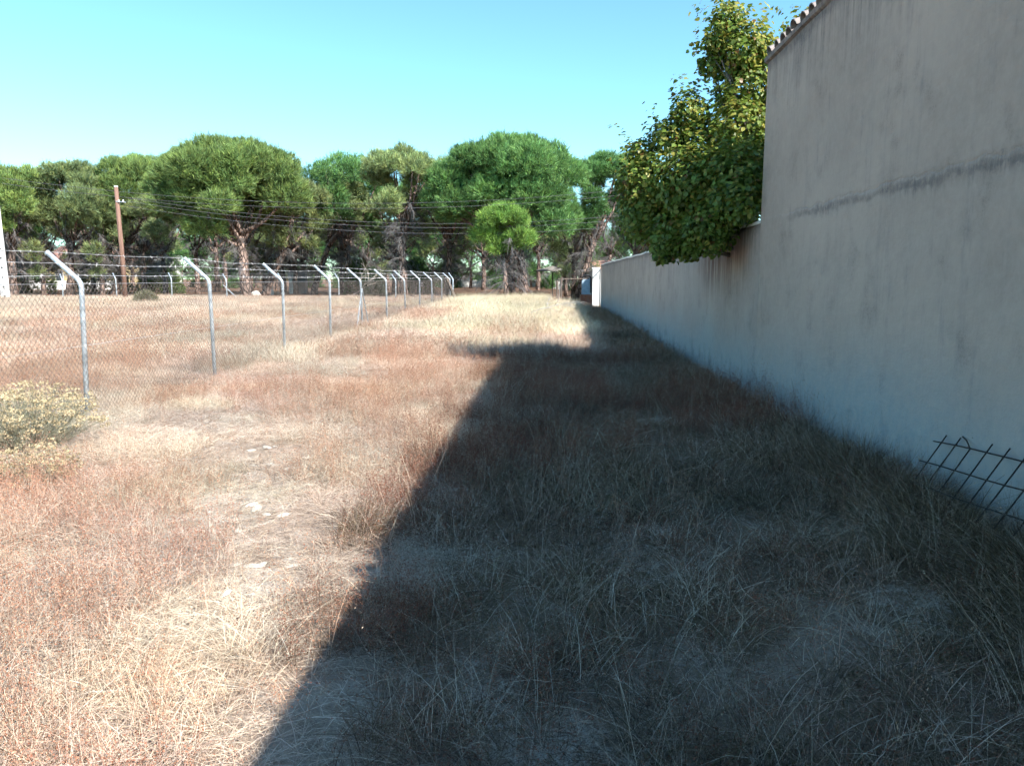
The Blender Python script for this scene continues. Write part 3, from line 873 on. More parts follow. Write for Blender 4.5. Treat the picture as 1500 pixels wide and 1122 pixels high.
for i, (u, v, Y, R, H, lab) in enumerate(((612, 412, 58, 1.3, 2.6, 'bright green young pine bush left of the leaning post'), (525, 410, 56, 1.0, 2.6, 'light green sapling beside trunk behind braced post'), (150, 405, 64, 2.2, 4.0, 'yellow green bush seen between trunks beside wooden pole'),
                           (45, 400, 62, 1.8, 4.0, 'yellow green bush behind the concrete pole'), (235, 405, 60, 1.8, 2.2, 'dull green bush beside the wooden pole foot'))):
    q = P(u, v, Y); bush('green_bush', (q.x, Y, 0.3), 40 + i, R, H, 900, (0.10, 0.155, 0.05), lab, 'needles', 'bushes under the pines', spk=(0.15, 0.35), w=(0.04, 0.09))
q = P(214, 450, 33); bush('dry_shrub', (q.x, 33, gz(q.x, 33)), 9, 0.55, 0.62, 500, (0.20, 0.19, 0.12), 'small dry grey green shrub alone in the fenced field', spk=(0.08, 0.2), w=(0.01, 0.02))

# yellow everlasting shrub by the first post
def everlasting(loc, label, seed, R, H, nst):
    t = thing('everlasting_shrub', label, 'shrub', loc)
    r = np.random.default_rng(seed)
    th = r.uniform(0, 6.283, nst); rr = R * np.sqrt(r.random(nst))
    hb = H * (1 - 0.40 * (rr / R) ** 2) * r.uniform(0.45, 1.15, nst)
    top = np.stack([rr * np.cos(th), rr * np.sin(th), hb], 1); bot = top * np.array([0.35, 0.35, 0]) + np.array([0, 0, 0.0])
    mid = (top + bot) / 2 + r.normal(0, 0.02, (nst, 3)) + np.array([0, 0, 0.03])
    A = np.concatenate([bot, mid]); B = np.concatenate([mid, top])
    cc = np.tile(np.array([0.34, 0.34, 0.25]), (2 * nst, 1)) * r.uniform(0.7, 1.3, (2 * nst, 1))
    s = link('stems', mesh_np('stems', *tubes_np(A, B, np.full(2 * nst, 0.0022), np.full(2 * nst, 0.0015), cc)), M['shrub'], t); s['kind'] = 'stuff'
    # thin silvery leaves on stems
    n = nst * 11; k = r.integers(0, nst, n); f = r.random((n, 1)) * 0.85
    base = bot[k] * (1 - f) + top[k] * f; d = unit(n, r) * 0.8 + np.array([0, 0, 0.5]); d /= np.linalg.norm(d, axis=1)[:, None]
    c = np.array([0.46, 0.43, 0.33]) * r.uniform(0.6, 1.2, (n, 1))
    o = link('leaves', mesh_np('leaves', *spikes(base, d, r.uniform(0.02, 0.05, n), np.full(n, 0.004), c, c)), M['shrub'], t); o['kind'] = 'stuff'
    # flower heads: little button clusters
    m = 15; n = nst * m
    base = np.repeat(top, m, 0) + r.normal(0, 0.018, (n, 3)) * np.array([1, 1, 0.4]); d = unit(n, r) * 0.9 + np.array([0, 0, 0.9]); d /= np.linalg.norm(d, axis=1)[:, None]
    c = np.repeat(np.array([0.58, 0.46, 0.29]) * r.uniform(0.65, 1.15, (nst, 1)), m, 0) * r.uniform(0.8, 1.2, (n, 1))
    o = link('flower_heads', mesh_np('flower_heads', *spikes(base, d, r.uniform(0.010, 0.022, n), np.full(n, 0.017), c, c * 1.1)), M['shrub'], t); o['kind'] = 'stuff'
    return t
everlasting((-4.55, 6.45, gz(-4.55, 6.45)), 'large pale yellow flowered dry shrub at the foot of the first fence post', 3, 0.62, 0.52, 430)
everlasting((-3.75, 5.35, gz(-3.75, 5.35)), 'smaller yellow flowered tuft in front of the large yellow shrub', 4, 0.30, 0.30, 120)

# ------------------------------------------------------------------ broadleaf tree over the wall
TY = 13.2
lt = thing('broadleaf_tree', 'leafy tree with round yellow green leaves overhanging the boundary wall', 'tree', (0, 0, 0))
lobes = []
def LB(u, v, Y, rpx, ry=None, rz=None):
    Y *= 0.84; q = P(u, v, Y); rr = px2m(rpx, Y) * (1.02 if v < 180 else 0.9); lobes.append((q.x, q.y, q.z, rr, ry or rr, rz or rr))
LB(1065, 30, 13.2, 20); LB(1085, 75, 13.2, 38); LB(1092, 130, 13.3, 42); LB(1045, 60, 13.0, 15); LB(1040, 95, 13.2, 16); LB(1118, 70, 13.4, 20)
LB(1030, 215, 13.4, 42); LB(1010, 165, 13.4, 26); LB(985, 200, 13.5, 30); LB(1085, 190, 12.8, 46)
LB(940, 225, 13.8, 22); LB(928, 262, 13.8, 30); LB(960, 270, 13.4, 48); LB(1020, 270, 12.8, 62); LB(1075, 265, 12.3, 60)
LB(945, 315, 13.6, 44); LB(985, 345, 13.0, 40); LB(1040, 335, 12.3, 42); LB(1085, 290, 11.8, 42); LB(925, 300, 14, 24); LB(970, 372, 12.9, 16); LB(1010, 362, 12.6, 22)
LB(1150, 250, 12.6, 70); LB(1180, 130, 13.4, 60); LB(1190, 40, 13.6, 24); LB(1150, 180, 13.4, 60); LB(1100, 230, 14.5, 60); LB(1030, 300, 14.5, 60)
base = Vector((3.5, 11.4, -0.1))
b = MB()
b.tube([base, base + Vector((0.05, 0, 0.9)), base + Vector((-0.08, -0.1, 1.8))], [0.16, 0.13, 0.12], 9)
fk = base + Vector((-0.08, -0.1, 1.8))
r = np.random.default_rng(77); prl = random.Random(5)
for (x, y, z, rx, ry, rz_) in lobes:
    e = Vector((x, y, z)); m_ = fk.lerp(e, 0.5) + Vector((prl.uniform(-.15, .15), prl.uniform(-.15, .15), 0.1))
    b.tube([fk, m_, e], [0.045, 0.03, 0.008], 5)
    for _ in range(6):
        dv = Vector(unit(1, r)[0]) * rx * 1.0
        b.tube([m_.lerp(e, prl.uniform(0.5, 1)), e + dv], [0.010, 0.003], 4, False)
link('trunk', b.mesh('trunk', True), M['greybark'], lt)
# leaf template: round heart blade folded on the midrib, tip along +x
LEAF = np.array([(0, 0, 0), (-0.06, 0.22, 0.05), (0.12, 0.43, 0.09), (0.45, 0.46, 0.08), (0.80, 0.24, 0.02), (1.08, 0, -0.08), (0.80, -0.24, 0.02), (0.45, -0.46, 0.08), (0.12, -0.43, 0.09), (-0.06, -0.22, 0.05), (0.45, 0, 0.0)])
LF = np.array([(0, 10, 2), (0, 2, 1), (10, 3, 2), (10, 4, 3), (10, 5, 4), (10, 6, 5), (10, 7, 6), (10, 8, 7), (0, 8, 10), (0, 9, 8)])
pts = []; nrm = []
for (x, y, z, rx, ry, rz_) in lobes:
    n = int(4 * math.pi * rx * rx * (760 if rx < 0.5 else 600)) + 40
    d = unit(n, r); rad = (0.45 + 0.6 * r.random(n) ** 0.6)
    pts.append(np.array([x, y, z]) + d * rad[:, None] * np.array([rx, ry, rz_])); nrm.append(d)
    for _ in range(int(7 + rx * 16)):                       # leafy sprigs standing out of the mass
        dv = unit(1, r)[0]; dv[2] = abs(dv[2]) - 0.15; dv = dv * 0.8 + np.array([0, 0, 0.45]) * r.random(); dv /= np.linalg.norm(dv)
        m_ = int(r.integers(9, 20)); t_ = r.random((m_, 1)); Ls = r.uniform(0.14, 0.42)
        pts.append(np.array([x, y, z]) + dv * np.array([rx, ry, rz_]) * 0.9 + dv * t_ * Ls + r.normal(0, 0.035, (m_, 3))); nrm.append(np.tile(dv, (m_, 1)))
pts = np.concatenate(pts); nrm = np.concatenate(nrm)
ok = ~((pts[:, 0] > WX - 0.02) & (pts[:, 0] < WX + 0.25) & (pts[:, 2] < 2.25)) & ~((pts[:, 0] > WX - 0.1) & (pts[:, 1] < HY + 0.12))
pts = pts[ok]; nrm = nrm[ok]; n = len(pts)
# each leaf: normal faces outwards/up, blade droops
nz_ = nrm * 0.7 + unit(n, r) * 0.6 + np.array([0, 0, 0.55]); nz_ /= np.linalg.norm(nz_, axis=1)[:, None]
xd = unit(n, r) + nrm * 0.6 + np.array([0, 0, -0.75]); xd -= nz_ * np.sum(xd * nz_, 1)[:, None]; xd /= np.linalg.norm(xd, axis=1)[:, None]
yd = np.cross(nz_, xd)
sz = r.uniform(0.034, 0.072, n)
gcol = np.array([0.165, 0.235, 0.044]) * r.uniform(0.55, 1.4, (n, 1)); ylw = (r.random(n) < 0.10 + 0.10 * (pts[:, 2] - 2.0))
gcol[ylw] = np.array([0.36, 0.34, 0.075]) * r.uniform(0.7, 1.3, (ylw.sum(), 1))
brn = r.random(n) < 0.02; gcol[brn] = np.array([0.22, 0.12, 0.04])
# the leaves nearest the eye become parts of their own
dist = np.linalg.norm(pts - np.array([0, 0, CAM_H]), axis=1); front = np.argsort(dist / sz)
sel = [i for i in front if pts[i, 0] < 3.6 or pts[i, 2] > 3.8][:300]
rest = np.setdiff1d(np.arange(n), sel)
def leaf_geo(idx):
    T = LEAF[None, :, :] * sz[idx, None, None]
    V = pts[idx][:, None, :] + T[:, :, 0:1] * xd[idx][:, None, :] + T[:, :, 1:2] * yd[idx][:, None, :] + T[:, :, 2:3] * nz_[idx][:, None, :]
    F = (np.arange(len(idx))[:, None, None] * len(LEAF) + LF[None]).reshape(-1, 3)
    return V.reshape(-1, 3), F, np.repeat(gcol[idx], len(LEAF), 0)
o = link('crown', mesh_np('crown', *leaf_geo(rest)), M['leaf'], lt); o['kind'] = 'stuff'
lm = []
for k in range(5):
    g_ = ((0.085, 0.145, 0.028), (0.105, 0.165, 0.034), (0.065, 0.125, 0.026), (0.36, 0.34, 0.075), (0.09, 0.15, 0.04))[k]
    me = mesh_np('leaf', LEAF, LF, np.tile(np.array(g_), (len(LEAF), 1))); me.materials.append(M['leaf']); lm.append(me)
for j, i in enumerate(sel):
    o = link('leaf', lm[3 if ylw[i] else (0, 1, 2, 4)[j % 4]], None, lt)
    s = float(sz[i])
    mt = Matrix((xd[i] * s, yd[i] * s, nz_[i] * s)).transposed().to_4x4(); mt.translation = Vector(pts[i]); o.matrix_basis = mt

# ------------------------------------------------------------------ steel mesh panel leaning on the wall
panel = thing('steel_mesh_panel', 'dark welded steel mesh panel leaning on the building wall in the grass', 'mesh panel')
def PP(s, t):      # s along the wall towards the camera, t down the panel
    return Vector((WX - 0.045 - t * 0.42, 4.98 - s + 0.16 * t, 0.46 + 0.10 * s - t * 0.86 + 0.004 * math.sin(s * 5 + t * 4)))
for k in range(10):
    s = 0.06 + 0.167 * k
    t0 = -0.06 if k != 2 else 0.0
    o = link('rod', MB().tube([PP(s, t0), PP(s, 0.22), PP(s, 0.42)], 0.0046, 6).mesh('rod'), M['rebar'], panel)
link('bent_rod', MB().tube([PP(0.394, 0.0), PP(0.30, -0.05), PP(0.235, -0.07)], 0.0046, 6).mesh('bent_rod'), M['rebar'], panel)
for t in (0.0, 0.16, 0.32):
    link('rod', MB().tube([PP(s, t) + Vector((-0.0095, 0, 0.004)) for s in np.linspace(-0.02, 1.62, 8)], 0.0046, 6).mesh('rod'), M['rebar'], panel)

# ------------------------------------------------------------------ things glimpsed behind the wood
yh = thing('yellow_house', 'yellow house with red tiled roof glimpsed between trunks', 'house')
q = P(66, 400, 84); q2 = P(166, 400, 84)
b = MB(); b.box(q.x, q2.x, 84, 92, -0.2, 3.4)
link('wall', b.mesh('wall'), M['yellow'], yh)
b = MB(); xm0, xm1 = q.x - 0.5, q2.x + 0.5
b.add([(xm0, 83.4, 3.41), (xm1, 83.4, 3.41), (xm1, 92.6, 3.41), (xm0, 92.6, 3.41), (xm0, 88, 5.3), (xm1, 88, 5.3)], [(0, 1, 5, 4), (2, 3, 4, 5), (0, 4, 3), (1, 2, 5), (3, 2, 1, 0)])
link('roof', b.mesh('roof'), M['rooftile'], yh)
for k in range(3):
    x = q.x + 1.2 + k * 2.4
    w_ = link('window', MB().box(x, x + 0.9, 83.95, 83.998, 1.2, 2.4).mesh('window'), M['white'], yh)
    link('pane', MB().box(x + 0.08, x + 0.82, 83.93, 83.949, 1.28, 2.32).mesh('pane'), M['glass'], w_)
gw = thing('garden_wall', 'low white garden wall before the yellow house', 'wall')
b = MB(); b.box(P(40, 400, 80).x, P(172, 400, 80).x, 80, 80.2, -0.2, 1.25); link('wall_face', b.mesh('wall_face'), M['white'], gw)
b = MB(); b.box(P(40, 400, 80).x - .05, P(172, 400, 80).x + .05, 79.95, 80.25, 1.25, 1.33); link('coping', b.mesh('coping'), M['white'], gw)
wb = thing('white_shed', 'white flat roofed shed glimpsed through dark trunks beside the wooden pole', 'shed')
b = MB(); b.box(P(192, 400, 100).x, P(245, 400, 100).x, 100, 104, -0.2, 5.0); link('wall', b.mesh('wall'), M['white'], wb)
b = MB(); b.box(P(192, 400, 100).x - .3, P(245, 400, 100).x + .3, 99.7, 104.3, 5.0, 5.25); link('roof', b.mesh('roof'), M['greybox'], wb)
link('door', MB().box(P(210, 400, 100).x, P(222, 400, 100).x, 99.95, 99.998, -0.1, 2.3).mesh('door'), M['greybox'], wb)
ww = thing('far_white_wall', 'long white wall far behind the trunks', 'wall')
b = MB(); b.box(P(600, 400, 112).x, P(835, 400, 112).x, 112, 112.25, -0.2, 2.4); link('wall_face', b.mesh('wall_face'), M['white'], ww)
b = MB(); b.box(P(600, 400, 112).x, P(835, 400, 112).x, 111.93, 112.32, 2.4, 2.5); link('coping', b.mesh('coping'), M['concrete'], ww)
bh = thing('brick_hut', 'small orange brick hut rising behind the rear wall', 'hut')
b = MB(); b.box(2.9, 5.4, 66, 69, -0.2, 2.35); link('wall', b.mesh('wall'), M['brick'], bh)
b = MB(); b.add([(2.7, 65.7, 2.36), (5.6, 65.7, 2.36), (5.6, 69.3, 2.36), (2.7, 69.3, 2.36), (2.7, 67.5, 3.1), (5.6, 67.5, 3.1)], [(0, 1, 5, 4), (2, 3, 4, 5), (0, 4, 3), (1, 2, 5), (3, 2, 1, 0)])
link('roof', b.mesh('roof'), M['rooftile'], bh)
par = thing('garden_parasol', 'faded open parasol on dark pole standing under the pines', 'parasol')
q = P(809, 430, 62)
link('pole', MB().tube([(q.x, 62, 0), (q.x, 62, 2.45)], 0.04, 7).mesh('pole'), M['black'], par)
b = MB(); v = [(q.x, 62, 2.55)]; f = []
for k in range(16):
    a = 2 * math.pi * k / 16; rr = 1.35 * (1 if k % 2 == 0 else 0.96); v.append((q.x + rr * math.cos(a), 62 + rr * math.sin(a), 2.18)); 
for k in range(16): v.append((v[1 + k][0], v[1 + k][1], 2.10))
for k in range(16): f += [(0, 1 + k, 1 + (k + 1) % 16), (1 + k, 17 + k, 17 + (k + 1) % 16, 1 + (k + 1) % 16)]
b.add(v, f); link('canopy', b.mesh('canopy'), M['mauve'], par)
for k in range(8):
    a = 2 * math.pi * k / 8
    link('rib', MB().tube([(q.x, 62, 2.0), (q.x + 0.7 * math.cos(a), 62 + 0.7 * math.sin(a), 2.33)], 0.012, 4).mesh('rib'), M['black'], par)
def cabinet(u0, u1, v0, Y, mat, lab):
    a, c = P(u0, 410, Y), P(u1, 410, Y); t = thing('utility_cabinet', lab, 'cabinet'); zt_ = P(u0, v0, Y).z
    link('body', MB().box(a.x, c.x, Y, Y + 0.6, 0.1, zt_).mesh('body'), M[mat], t)
    link('door', MB().box(a.x + 0.06, c.x - 0.06, Y - 0.03, Y - 0.002, 0.3, zt_ - 0.12).mesh('door'), M[mat], t)
    link('lid', MB().box(a.x - 0.05, c.x + 0.05, Y - 0.06, Y + 0.65, zt_, zt_ + 0.06).mesh('lid'), M[mat], t)
cabinet(423, 431, 400, 60, 'white', 'white upright cabinet standing between trunks behind the fence')
cabinet(434, 447, 397, 61, 'greybox', 'grey metal cabinet beside the white upright cabinet')
def sign(u, Y, zt_, lab):
    q = P(u, 410, Y); t = thing('round_sign', lab, 'sign')
    link('pole', MB().tube([(q.x, Y, 0), (q.x, Y, zt_)], 0.03, 6).mesh('pole'), M['galv'], t)
    link('disc', MB().tube([(q.x, Y - 0.05, zt_ + 0.1), (q.x, Y - 0.03, zt_ + 0.1)], 0.26, 16).mesh('disc'), M['bluebox'], t)
    link('foot', MB().tube([(q.x, Y, 0), (q.x, Y, 0.7)], [0.22, 0.07], 8).mesh('foot'), M['white'], t)
sign(62, 58, 2.1, 'pale blue round sign behind the first fence post')
sign(398, 56, 1.9, 'pale round sign behind the third fence post')
rk = thing('white_rock', 'pale rough rock at the foot of the forked pine trunk', 'rock')
def rock_mesh(seed, s):
    r = np.random.default_rng(seed); import bmesh
    bm = bmesh.new(); bmesh.ops.create_icosphere(bm, subdivisions=2, radius=1)
    for v in bm.verts: v.co *= 1 + 0.28 * mnoise.noise(v.co * 1.7 + Vector((seed, 0, 0)))
    for v in bm.verts: v.co = Vector((v.co.x * s[0], v.co.y * s[1], v.co.z * s[2]))
    me = bpy.data.meshes.new('rock'); bm.to_mesh(me); bm.free(); return me
q = P(374, 430, 47); link('boulder', rock_mesh(3, (0.34, 0.3, 0.3)), M['soilstone'], rk, (q.x, 47, 0.5))

# ------------------------------------------------------------------ small things on the ground
def twig_thing(loc, seed, L, label, colr=(0.34, 0.32, 0.30), name='dead_branch'):
    pr_ = random.Random(seed); b = MB()
    def grow(p, d, l, r_, dep):
        pts_ = [p]; 
        for k in range(4):
            d = (d + Vector((pr_.uniform(-.3, .3), pr_.uniform(-.3, .3), pr_.uniform(-.25, .25)))).normalized(); pts_.append(pts_[-1] + d * l / 4)
            if dep > 0 and k > 0:
                for _ in range(2): grow(pts_[-1], (d + Vector((pr_.uniform(-1, 1), pr_.uniform(-1, 1), pr_.uniform(-.2, .9)))).normalized(), l * 0.5, r_ * 0.55, dep - 1)
        b.tube(pts_, [r_, r_ * .85, r_ * .7, r_ * .5, r_ * .25], 5, False)
    grow(Vector((0, 0, 0)), Vector((0.8, 0.1, 0.35)), L, 0.018, 2)
    o = link(name, b.mesh(name), plain('dead_wood_%d' % seed, colr, 0.9, 0.2, 8), None, loc)
    return tag(o, label, 'branch')
q = P(790, 470, 24); twig_thing((q.x - 0.3, 25, gz(q.x, 25) + 0.25), 3, 1.2, 'bleached dead branch lying in the pale grass near the wall')
q = P(512, 428, 40); twig_thing((q.x, 40, 0.6), 4, 1.6, 'bare twiggy branch standing behind the rear fence', (0.45, 0.38, 0.32))
b = MB(); b.add([(0, 0, 0), (0.05, 0.01, 0.02), (0.055, 0.05, 0.035), (0.01, 0.055, 0.012), (0.028, 0.03, 0.045)], [(0, 1, 4), (1, 2, 4), (2, 3, 4), (3, 0, 4)])
q = P(326, 892, 3.3)
o = link('paper_scrap', b.mesh('paper_scrap'), M['paper'], None, (-1.5, 3.32, gz(-1.5, 3.32) + 0.05)); o.scale = (0.6, 0.6, 0.6); tag(o, 'tiny crumpled white scrap lying on the sunlit dry grass', 'scrap')

# ------------------------------------------------------------------ grasses
hidden = bpy.data.collections.new('plant_sources')      # not linked: only instanced as ground cover
def blades(n, R, len_, lean, droop, width, pal, seed, levels=4, base_spread=1.0, zoff=0.0, tufts=0, tr=0.05, sq=0):
    r = np.random.default_rng(seed)
    th = r.uniform(0, 6.283, n); rr = R * np.sqrt(r.random(n)) * base_spread
    base = np.stack([rr * np.cos(th), rr * np.sin(th), np.full(n, -0.02 + zoff)], 1)
    az = th + r.normal(0, 1.1, n)
    if tufts:
        ct = r.uniform(0, 6.283, tufts); cr = R * r.random(tufts) ** 0.6; k = r.integers(0, tufts, n)
        rr = tr * np.sqrt(r.random(n)); base = np.stack([cr[k] * np.cos(ct[k]) + rr * np.cos(th), cr[k] * np.sin(ct[k]) + rr * np.sin(th), np.full(n, -0.02 + zoff)], 1)
        lean0 = r.uniform(0, 6.283, tufts); az = np.where(r.random(n) < 0.45, lean0[k] + r.normal(0, 0.5, n), az)
    _ = 0
    if sq:
        h = sq / 2; nt = max(tufts, 1); c0 = r.uniform(-h, h, (nt, 2)); k = r.integers(0, nt, n)
        rr = tr * np.sqrt(r.random(n)); base[:, 0] = c0[k, 0] + rr * np.cos(th); base[:, 1] = c0[k, 1] + rr * np.sin(th)
        ln0 = r.uniform(0, 6.283, nt); az = np.where(r.random(n) < 0.45, ln0[k] + r.normal(0, 0.5, n), th + r.normal(0, 1.1, n))
    L = r.uniform(*len_, n); le = r.uniform(*lean, n); dr = r.uniform(*droop, n); w = r.uniform(*width, n)
    tw = r.uniform(-1.2, 1.2, n); side_bend = r.normal(0, 0.18, n)
    pal = np.array(pal); c = pal[r.integers(0, len(pal), n)] * r.uniform(0.75, 1.25, (n, 1))
    T = np.linspace(0, 1, levels)
    V = np.zeros((n, levels, 2, 3)); C = np.zeros((n, levels, 2, 3))
    ca, sa = np.cos(az), np.sin(az)
    wv = np.stack([-sa * np.cos(tw), ca * np.cos(tw), np.sin(tw)], 1)
    for i, t in enumerate(T):
        out = L * (np.sin(le) * t + dr * 0.55 * t * t); up = L * (np.cos(le) * t - dr * 0.45 * t * t); sb = L * side_bend * t * t
        p = base + np.stack([ca * out - sa * sb, sa * out + ca * sb, up], 1)
        p[:, 2] = np.maximum(p[:, 2], 0.004 + 0.03 * r.random(n) * (i > 0) - 0.02 * (i == 0))
        ww = (w * (1 - 0.85 * t ** 1.5) / 2)[:, None]
        V[:, i, 0] = p - wv * ww; V[:, i, 1] = p + wv * ww
        C[:, i, :] = (c * (0.82 + 0.25 * t))[:, None, :]
    base_i = (np.arange(n) * levels * 2)[:, None]
    F = []
    for i in range(levels - 1):
        k = i * 2; F.append(base_i + np.array([[k, k + 1, k + 3, k + 2]]))
    return V.reshape(-1, 3), np.concatenate(F), C.reshape(-1, 3)

def merge(parts):
    Vs = []; Fs = []; Cs = []; o = 0
    for V, F, C in parts:
        Vs.append(V); Fs.append(F + o); Cs.append(C); o += len(V)
    return np.concatenate(Vs), np.concatenate(Fs), np.concatenate(Cs)

def flakes(P_, size, colr, r):
    """tiny seed flakes as quads"""
    n = len(P_); a = unit(n, r); bb = np.cross(a, unit(n, r)); bb /= (np.linalg.norm(bb, axis=1)[:, None] + 1e-9)
    s = r.uniform(*size, n)[:, None]
    V = np.stack([P_ - a * s, P_ + bb * s * 0.7, P_ + a * s, P_ - bb * s * 0.7], 1).reshape(-1, 3)
    return V, np.arange(n * 4).reshape(-1, 4), np.repeat(colr, 4, 0)

def stems(n, R, len_, lean, width, pal, seed, nf, fsize, fpal, fstart=0.35, branch=0.05, droop=(0.0, 0.35), tufts=0, tr=0.06, sq=0):
    r = np.random.default_rng(seed)
    V, F, C = blades(n, R, len_, lean, droop, width, pal, seed, 5, tufts=tufts, tr=tr, sq=sq)
    Vr = V.reshape(n, 5, 2, 3).mean(2)
    k = r.integers(0, n, n * nf); t = fstart + (1 - fstart) * r.random(n * nf) ** 0.8
    seg = np.minimum((t * 4).astype(int), 3); f = (t * 4 - seg)[:, None]
    p = Vr[k, seg] * (1 - f) + Vr[k, seg + 1] * f + unit(n * nf, r) * (branch * r.random((n * nf, 1)) ** 0.7)
    p[:, 2] = np.maximum(p[:, 2], 0.01)
    fp = np.array(fpal); fc = fp[r.integers(0, len(fp), n * nf)] * r.uniform(0.7, 1.3, (n * nf, 1))
    return merge([(V, F, C), flakes(p, fsize, fc, r)])

STRAW = [(0.60, 0.48, 0.365), (0.68, 0.575, 0.455), (0.50, 0.385, 0.30), (0.72, 0.635, 0.52), (0.56, 0.41, 0.315)]
GREYS = [(0.52, 0.435, 0.36), (0.62, 0.535, 0.445), (0.38, 0.30, 0.245), (0.66, 0.585, 0.495)]
RUST = [(0.38, 0.20, 0.13), (0.29, 0.135, 0.085), (0.47, 0.30, 0.205), (0.41, 0.215, 0.14)]
RSTEM = [(0.44, 0.29, 0.215), (0.54, 0.40, 0.30), (0.33, 0.205, 0.15)]
YELL = [(0.69, 0.60, 0.43), (0.63, 0.54, 0.38), (0.74, 0.665, 0.51), (0.56, 0.51, 0.33)]
SHADE_OLIV = [(0.10, 0.078, 0.030), (0.16, 0.115, 0.052), (0.20, 0.14, 0.08), (0.065, 0.058, 0.024)]  # these three palettes are darkened so blades carry the wall's shade
SHADE_BROWN = [(0.145, 0.092, 0.064), (0.21, 0.145, 0.102), (0.09, 0.055, 0.040), (0.28, 0.20, 0.145)]
SHADE_RUST = [(0.24, 0.085, 0.05), (0.17, 0.055, 0.034), (0.31, 0.125, 0.08)]
src = {}
def source(kind, geo):
    me = mesh_np(kind, *geo); me.materials.append(M['grass'])
    o = bpy.data.objects.new('%s_source' % kind, me); src.setdefault(kind, []).append(o)
SQ = 0.70
FW = (0.0014, 0.0028)
for k in range(4):
    S = 300 + 20 * k
    def matb(n, pal=GREYS, q=0): return blades(n, 0, (0.06, 0.24), (0.85, 1.52), (0.1, 0.6), FW, pal, S + q, 3, zoff=0.025, tufts=130, tr=0.10, sq=SQ)
    def strb(n, pal=STRAW, q=1, L=(0.08, 0.24)): return blades(n, 0, L, (0.05, 0.75), (0.1, 0.9), FW, pal, S + q, 4, tufts=55, tr=0.06, sq=SQ)
    def rusb(n, q=2, L=(0.10, 0.34), pal=RUST, sp=RSTEM): return stems(n, 0, L, (0.0, 0.5), (0.0018, 0.003), sp, S + q, 40, (0.0018, 0.0042), pal, 0.2, 0.045, tufts=42, tr=0.09, sq=SQ)
    source('patch_mat', merge([matb(2500), strb(650), rusb(16)]))
    source('patch_straw', merge([matb(1250, q=3), strb(1900, q=4), rusb(10, 5)]))
    source('patch_rust', merge([matb(1300, q=6), strb(560, q=7), rusb(170, 8, (0.14, 0.40))]))
    source('patch_bare', merge([blades(800, 0, (0.03, 0.14), (1.2, 1.55), (0.0, 0.3), FW, GREYS + STRAW[:2], S + 9, 3, zoff=0.012, tufts=110, tr=0.10, sq=SQ), matb(220, q=54), rusb(12, 55, (0.06, 0.2)), strb(70, q=10, L=(0.05, 0.16))]))
    source('patch_shade_olive', merge([matb(1150, SHADE_BROWN, 11), strb(200, STRAW, 17, (0.12, 0.40)), blades(1250, 0, (0.12, 0.36), (0.1, 1.1), (0.3, 1.1), FW, SHADE_OLIV + SHADE_BROWN, S + 12, 4, tufts=36, tr=0.08, sq=SQ), rusb(20, 13, pal=SHADE_RUST, sp=SHADE_BROWN)]))  # this and the next two paint wall shade into the plant colours
    source('patch_shade_brown', merge([matb(1500, SHADE_BROWN, 14), matb(170, GREYS, 18), strb(800, SHADE_BROWN + SHADE_OLIV[:2], 15), strb(190, STRAW, 19, (0.12, 0.38)), rusb(60, 16, pal=SHADE_RUST, sp=SHADE_BROWN)]))
    source('patch_shade_rust', merge([matb(1200, SHADE_BROWN, 50), strb(500, SHADE_BROWN, 51), strb(90, STRAW, 52, (0.15, 0.40)), rusb(210, 53, (0.12, 0.40), SHADE_RUST, SHADE_BROWN)]))
    FS = 1.5
    def fstr(n, q, pal=STRAW, L=(0.12, 0.38)): return blades(n, 0, L, (0.0, 0.6), (0.1, 0.8), (0.004, 0.008), pal, S + 500 + q, 3, tufts=90, tr=0.17, sq=FS)
    def frus(n, q): return stems(n, 0, (0.18, 0.40), (0.0, 0.4), (0.004, 0.007), RSTEM, S + 500 + q, 11, (0.006, 0.012), RUST, 0.25, 0.06, tufts=60, tr=0.2, sq=FS)
    source('far_straw', merge([fstr(3300, 1), frus(60, 2)]))
    source('far_rust', merge([fstr(2200, 3), frus(330, 4)]))
    source('far_yellow', merge([fstr(1500, 5), fstr(1300, 6, YELL, (0.2, 0.60)), frus(40, 12)]))
    source('far_shade', merge([fstr(1500, 7, SHADE_BROWN), fstr(900, 8, SHADE_OLIV), frus(120, 9), fstr(350, 10)]))  # far grass with the low wall's shade in its blade colours
    source('straw', blades(40, 0.07, (0.10, 0.30), (0.05, 0.7), (0.1, 0.9), FW, STRAW, 200 + k))
    source('bent', merge([blades(46, 0.10, (0.18, 0.42), (0.05, 0.8), (0.2, 1.0), FW, SHADE_OLIV + SHADE_BROWN, 600 + k, 4), blades(12, 0.09, (0.2, 0.45), (0.1, 0.8), (0.2, 1.0), FW, STRAW, 610 + k, 4)]))  # mostly blades in the shade-darkened palettes, some plain straw
    source('rust', stems(9, 0.08, (0.16, 0.42), (0.0, 0.42), (0.0018, 0.003), RSTEM, 220 + k, 26, (0.0022, 0.0046), RUST, 0.25, 0.045))
    source('tall', stems(4, 0.06, (0.35, 0.72), (0.05, 0.6), (0.0014, 0.0024), GREYS, 240 + k, 7, (0.002, 0.0042), [(0.45, 0.38, 0.30), (0.38, 0.30, 0.23)], 0.8, 0.02))

